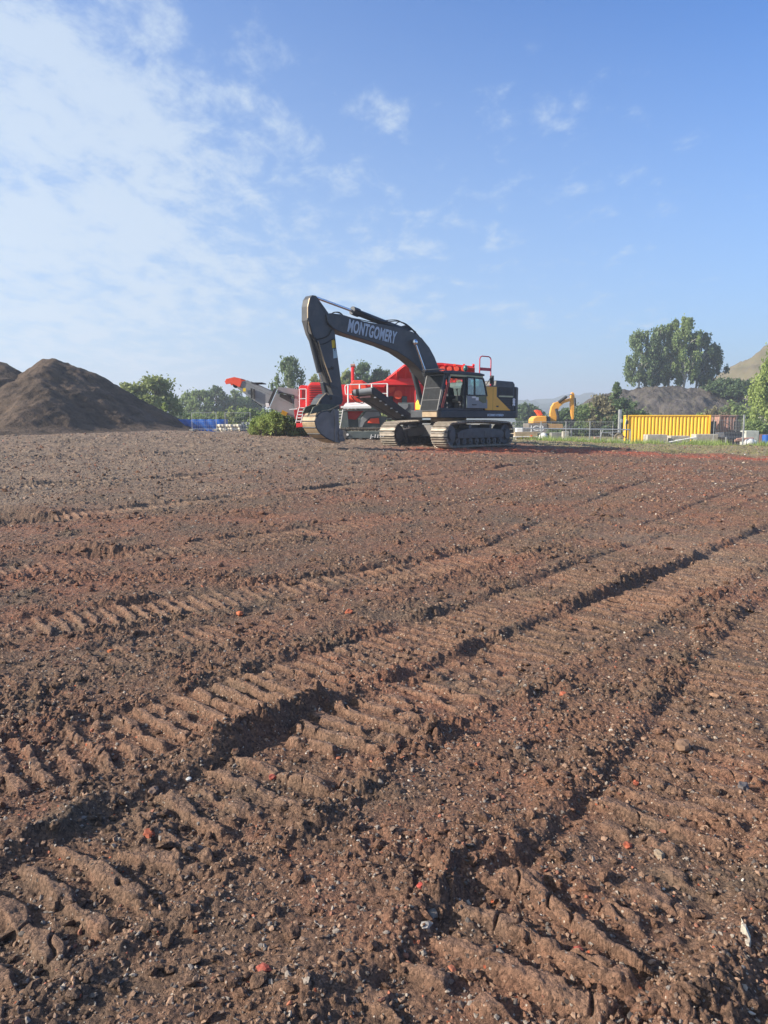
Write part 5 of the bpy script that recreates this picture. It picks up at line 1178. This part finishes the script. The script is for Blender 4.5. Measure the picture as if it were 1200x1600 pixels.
# concrete blocks in front of the containers
def block(label, x0, x1, y0, y1, Y, d=1.0, m=M_conc, name='concrete_block', cat='concrete block', group='pale concrete blocks'):
    a, b = at(x0, y0, Y), at(x1, y1, Y); o = MB(); o.bx(a.x, b.x, Y, Y + d, min(b.z, -.45) - .05, a.z); o = o.build(name, m, bevel=.04); tag(o, label, cat, group); return o
block('pale concrete block in front of the yellow container, left of three', 1012, 1042, 679, 692, 58)
block('pale concrete block in the middle before the yellow container', 1048, 1078, 681, 692, 58.6)
block('pale concrete block where the yellow container ends', 1088, 1122, 678.5, 690, 58)
block('upright pale concrete block behind the wire fence by the weeds', 880, 889, 674, 692, 54.5, .5)
block('long low concrete kerb lying behind the fence left of the wheeled trailer', 898, 924, 686, 692, 57, .6)
block('pale rubble block beside the spoked wheel', 950, 975, 687, 693, 57.5, .6)
block('grey concrete block standing behind the pipe rail', 862, 880, 676, 690, 57, .8, mat('grey_concrete', (.22, .22, .20), .9, 0, .3, 3, .3))
# fallen scaffold pole pair
t = thing('scaffold_poles', 'white steel poles leaning over a trestle before the yellow container', 'poles', (at(1065, 690, 56.5).x, 56.5, -.5))
def TP(px, py, Y, o): return at(px, py, Y) - Vector(o.location)
m_ = MB(); m_.cyl(TP(1045, 691, 56.5, t), TP(1088, 683, 56.5, t), .045, n=8); m_.build('pole', M_white, t)
m_ = MB(); m_.cyl(TP(1056, 688, 56.6, t), TP(1090, 685, 56.6, t), .04, n=8); m_.build('pole', M_white, t)
for s_ in (-4, 4): m_ = MB(); m_.cyl(TP(1076, 684, 56.5, t), TP(1076 + s_, 693, 56.5, t), .03, n=6); m_.build('trestle_leg', M_galv, t)
# dark skip
sk = thing('skip', 'dark blue steel trough skip standing before the dark cage', 'skip', (at(1145, 690, 57).x, 57, -.5))
s = MB(); a = TP(1131, 676, 57, sk); b = TP(1162, 676, 57, sk); zb_ = TP(1131, 690, 57, sk).z + .1
s.prism([(a.x, a.z), (b.x, b.z), (b.x - .1, a.z - .35), (b.x - .3, zb_ + .1), (a.x + .25, zb_ + .1), (a.x + .05, a.z - .35)], 0, 1.5); s.build('trough', mat('dark_blue_steel', (.035, .05, .075), .5, 0, .2, 2, .3), sk, bevel=.03)
s = MB(); s.bar((a.x - .03, -.03, a.z), (b.x + .03, -.03, b.z), .10, .12); s.build('rim', M_char, sk)
s = MB(); s.bar(TP(1134.5, 683, 56.9, sk), TP(1134.5, 692, 56.9, sk), .09); s.build('leg', M_galv, sk)
# grey crate, rusty bundle, bags, blue drum at the right edge
block('pale grey panelled crate under the weeping birch', 1166, 1186, 673, 682, 60, 1.0, mat('pale_grey_crate', (.40, .42, .38), .7, 0, .2, 2), 'crate', 'crate', None)
t = thing('rusty_pipe_bundle', 'low bundle of rusty pipes beside the dark skip', 'pipe bundle', (at(1158, 690, 56).x, 56, -.5))
for i in range(6): m_ = MB(); m_.cyl(TP(1148 + i, 688.5 - (i // 3) * 2.2, 56 + (i % 3) * .2, t), TP(1172 + i, 687.5 - (i // 3) * 2.2, 56 + (i % 3) * .2, t), .09, n=8); m_.build('pipe', M_rust, t, smooth=True)
def sack(px, py, Y, r, m, label, sq=(1, .8, .8)):
    V = ICO2_V * (1 + .10 * rng.normal(size=(len(ICO2_V), 1))) * r * np.array(sq); o = np_obj('sack', V, ICO2_F, m, smooth=True); o.location = at(px, py, Y); tag(o, label, 'sack', 'white sacks on the ground')
sack(1171, 691, 55, .35, M_white, 'left white sack lying under the crate at the right'); sack(1177, 692, 55.3, .3, M_white, 'right white sack of the pair under the crate')
sack(849, 684, 54, .36, M_white, 'white sack behind the fence under the orange machine', (1, .7, 1.1))
block('pinkish brown timber stack at the right edge', 1187, 1203, 679, 686, 60, 1.0, mat('pink_brown_wood', (.30, .17, .15), .8), 'timber_stack', 'timber', None)
d_ = MB(); p = at(1198, 680, 55); d_.cyl((p.x, 55, -.5), (p.x, 55, p.z), .30, n=20); d_.cyl((p.x, 55, p.z), (p.x, 55, p.z + .03), .26, n=20); o = d_.build('drum', M_blue, smooth=True); tag(o, 'blue plastic drum at the right edge of the photo', 'drum')
# wheeled trailer left of the yellow container
t = thing('trailer', 'old light trailer with one tan spoked wheel left of the yellow container', 'trailer', (at(968, 690, 58).x, 58, -.45))
q = TP(967, 684, 58, t); w = MB(); n_seg = 24
for i in range(n_seg):
    a0 = 2 * math.pi * i / n_seg; a1 = 2 * math.pi * (i + 1) / n_seg; w.cyl(q + Vector((math.cos(a0) * .32, 0, math.sin(a0) * .32)), q + Vector((math.cos(a1) * .32, 0, math.sin(a1) * .32)), .075, n=8)
wh = w.build('wheel', mat('dusty_tyre', (.16, .14, .11), .9), t, smooth=True)
w = MB(); w.cyl(q + Vector((0, -.05, 0)), q + Vector((0, .05, 0)), .25, n=20); w.build('rim', mat('tan_rim', (.36, .29, .18), .6), wh); w = MB(); w.cyl(q + Vector((0, -.10, 0)), q + Vector((0, 0, 0)), .08, n=12); w.build('hub', M_cream, wh)
for a, b in (((940, 676), (968, 675)), ((968, 675), (985, 692)), ((974, 675), (979, 655)), ((952, 677), (964, 682)), ((940, 676), (938, 688))): m_ = MB(); m_.cyl(TP(*a, 58.1, t), TP(*b, 58.1, t), .035, n=6); m_.build('frame_tube', M_galv, t)
# flatbed with yellow frame beside the excavator
t = thing('flatbed_trailer', 'low flatbed with tan side board and yellow frame right of the excavator track', 'trailer', (at(822, 690, 52).x, 52, -.35))
def tslab(pts, Y0, Y1, m, name): P = [TP(a, b, Y0, t) for a, b in pts]; o = MB(); o.prism([(p.x, p.z) for p in P], Y0 - t.location.y, Y1 - t.location.y); return o.build(name, m, t, bevel=.01)
tslab([(805, 675), (840, 675), (840, 682), (805, 682)], 52, 53.4, mat('tan_board', (.33, .26, .17), .7, 0, .2, 3, .3), 'side_board'); tslab([(803, 682), (841, 682), (841, 683.2), (803, 683.2)], 51.9, 53.4, M_white, 'bed_edge')
for a, b in (((808, 684), (838, 684)), ((812, 687.5), (833, 687.5)), ((808, 683), (811, 690)), ((830, 683), (829, 690)), ((818, 684), (812, 687.5))): m_ = MB(); m_.bar(TP(*a, 52.2, t), TP(*b, 52.2, t), .09); m_.build('frame_bar', M_yb, t)
m_ = MB(); m_.box(TP(830.5, 681, 51.85, t), (.12, .06, .12)); m_.build('tail_lamp', M_redor, t)
block('white polystyrene blocks on the flatbed', 807, 817, 669, 675, 52.4, .5, M_white, 'white_block', 'block', None)
bpy.data.objects['white_block'].data.transform(Matrix.Identity(4))

# ================================================================== orange excavator in the distance
YO = 66.0; zo = -.5
oe = thing('excavator', 'distant orange excavator with arched boom behind the wire fence', 'excavator', (at(860, 690, YO).x, YO, zo))
def OP(px, py, Y=YO): return at(px, py, Y) - Vector(oe.location)
def oz(a, b): return (790 + a / 10.909, 600 + b / 10.909)
def oprism(pts, Y0, Y1, name, m, bevel=.02):
    P = [OP(*oz(a, b), Y0) for a, b in pts]; o = MB(); o.prism([(p.x, p.z) for p in P], Y0 - YO, Y1 - YO); return o.build(name, m, oe, bevel=bevel)
oprism([(765, 660), (762, 500), (785, 390), (830, 320), (950, 285), (1110, 240), (1135, 262), (1110, 290), (1000, 325), (925, 385), (880, 480), (862, 660)], YO, YO + .5, 'boom', M_orange)
oprism([(1118, 165), (1140, 140), (1168, 150), (1182, 240), (1172, 400), (1160, 620), (1135, 620), (1118, 500), (1108, 330), (1118, 250)], YO - .02, YO + .42, 'arm', M_orange)
for a, b, r_, m_, nm in (((905, 310), (1040, 215), .13, M_char2, 'arm_cylinder'), ((1040, 215), (1128, 168), .06, M_chrome, 'arm_cylinder_rod'), ((905, 600), (860, 420), .12, M_char2, 'boom_cylinder'), ((1178, 240), (1186, 380), .1, M_char2, 'bucket_cylinder')):
    c = MB(); c.cyl(OP(*oz(*a), YO - .1), OP(*oz(*b), YO - .1), r_, n=10); c.build(nm, m_, oe, smooth=True)
oprism([(1120, 600), (1175, 600), (1165, 700), (1130, 690)], YO, YO + .6, 'quick_hitch', M_char2)
oprism([(458, 672), (470, 590), (520, 550), (620, 540), (700, 546), (712, 660)], YO - .6, YO + 1.4, 'engine_cover', M_orange, .08)
oprism([(505, 450), (545, 440), (600, 455), (635, 528), (575, 540), (540, 490)], YO - .2, YO + .6, 'raised_hood', mat('orange_red_hood', (.75, .10, .04), .5))
oprism([(715, 560), (765, 560), (765, 660), (715, 660)], YO - .5, YO + .4, 'side_box', M_char2)
oprism([(390, 672), (720, 672), (720, 760), (395, 770)], YO - .9, YO + 1.8, 'counterweight', mat('weathered_counterweight', (.14, .13, .12), .6, 0, .2, 1.5, .3), .08)
oprism([(722, 676), (975, 684), (985, 755), (722, 762)], YO - .85, YO + 1.5, 'side_panel', mat('tan_orange_panel', (.42, .25, .10), .6, 0, .2, 2, .4), .03)
oprism([(700, 640), (1000, 655), (1000, 672), (700, 668)], YO - .7, YO + 1.6, 'deck', M_char2)
q0, q1 = OP(*oz(418, 795), YO - .95), OP(*oz(655, 795), YO - .95)
tM = frame_M(q0, (1, 0, 0), (0, 0, 1)); tx = text_mesh('side_lettering', 'JCB', .55, M_letterw, oe, tM, .008)
w0 = max(v.co.x for v in tx.data.vertices) - q0.x; h0 = max(v.co.z for v in tx.data.vertices) - q0.z
Sx = Matrix.Diagonal(((q1.x - q0.x) / w0, 1, .45 / h0, 1)); tx.data.transform(Matrix.Translation(q0) @ Sx @ Matrix.Translation(-q0))
for sy in (-1, 1):
    t_ = MB(); track_shoes(t_, 3.9, .75, .36, 0, .2, 0, .5, False); o_ = OP(852, 690, YO); t_.v = [v + Vector((o_.x, .4 + sy * 1.0, .1)) for v in t_.v]; t_.build('track', M_trkdark, oe)
    t_ = MB(); t_.bx(o_.x - 1.5, o_.x + 1.5, .4 + sy - .2, .4 + sy + .2, .25, .7); t_.build('track_frame', M_trkdark, oe)
# black attachment with two raised bars
t = thing('grab_attachment', 'black machine attachment with two slanted bars below the orange arm', 'attachment', (at(888, 690, 62).x, 62, -.5))
for a, b in (((883, 660), (889, 656.3)), ((893, 661), (897, 656.5))): m_ = MB(); m_.bar(TP(*a, 62, t), TP(*b, 62, t), .22, .28); m_.build('slanted_bar', M_black, t)
m_ = MB(); m_.bar(TP(881, 671, 62.1, t), TP(888, 660, 62.1, t), .18); m_.bar(TP(886, 671, 62.1, t), TP(894, 662, 62.1, t), .18); m_.bar(TP(880, 671, 62.1, t), TP(895, 671, 62.1, t), .14); m_.bar(TP(882, 671, 62.1, t), TP(882, 692, 62.1, t), .10); m_.bar(TP(893, 671, 62.1, t), TP(893, 692, 62.1, t), .10); m_.build('frame', M_trkdark, t)
t = thing('parts_barrow', 'small rusty two legged barrow behind the fence beside the concrete kerb', 'barrow', (at(938, 690, 56).x, 56, -.45))
m_ = MB(); m_.cyl(TP(943, 670, 56, t), TP(938, 682, 56, t), .03, n=6); m_.cyl(TP(938, 682, 56, t), TP(930, 682, 56, t), .03, n=6); m_.cyl(TP(931, 682, 56, t), TP(930, 692, 56, t), .03, n=6); m_.build('handle_tube', M_galv, t)
m_ = MB(); m_.box(TP(934, 684, 56, t), (.5, .4, .16)); m_.build('tray', M_rust, t)

# ================================================================== air: thin even haze round everything
hz = MB(); hz.bx(-1700, 1700, -200, 2450, -3.0, 66); hzm = bpy.data.materials.new('haze_air'); hzm.use_nodes = True; nt = hzm.node_tree; nt.nodes.clear()
pv = nt.nodes.new('ShaderNodeVolumePrincipled'); pv.inputs['Color'].default_value = (.80, .88, 1, 1); pv.inputs['Density'].default_value = 0.0011; pv.inputs['Anisotropy'].default_value = 0.2
om = nt.nodes.new('ShaderNodeOutputMaterial'); nt.links.new(pv.outputs[0], om.inputs['Volume'])
hzo = hz.build('haze', hzm); tag(hzo, kind='stuff')
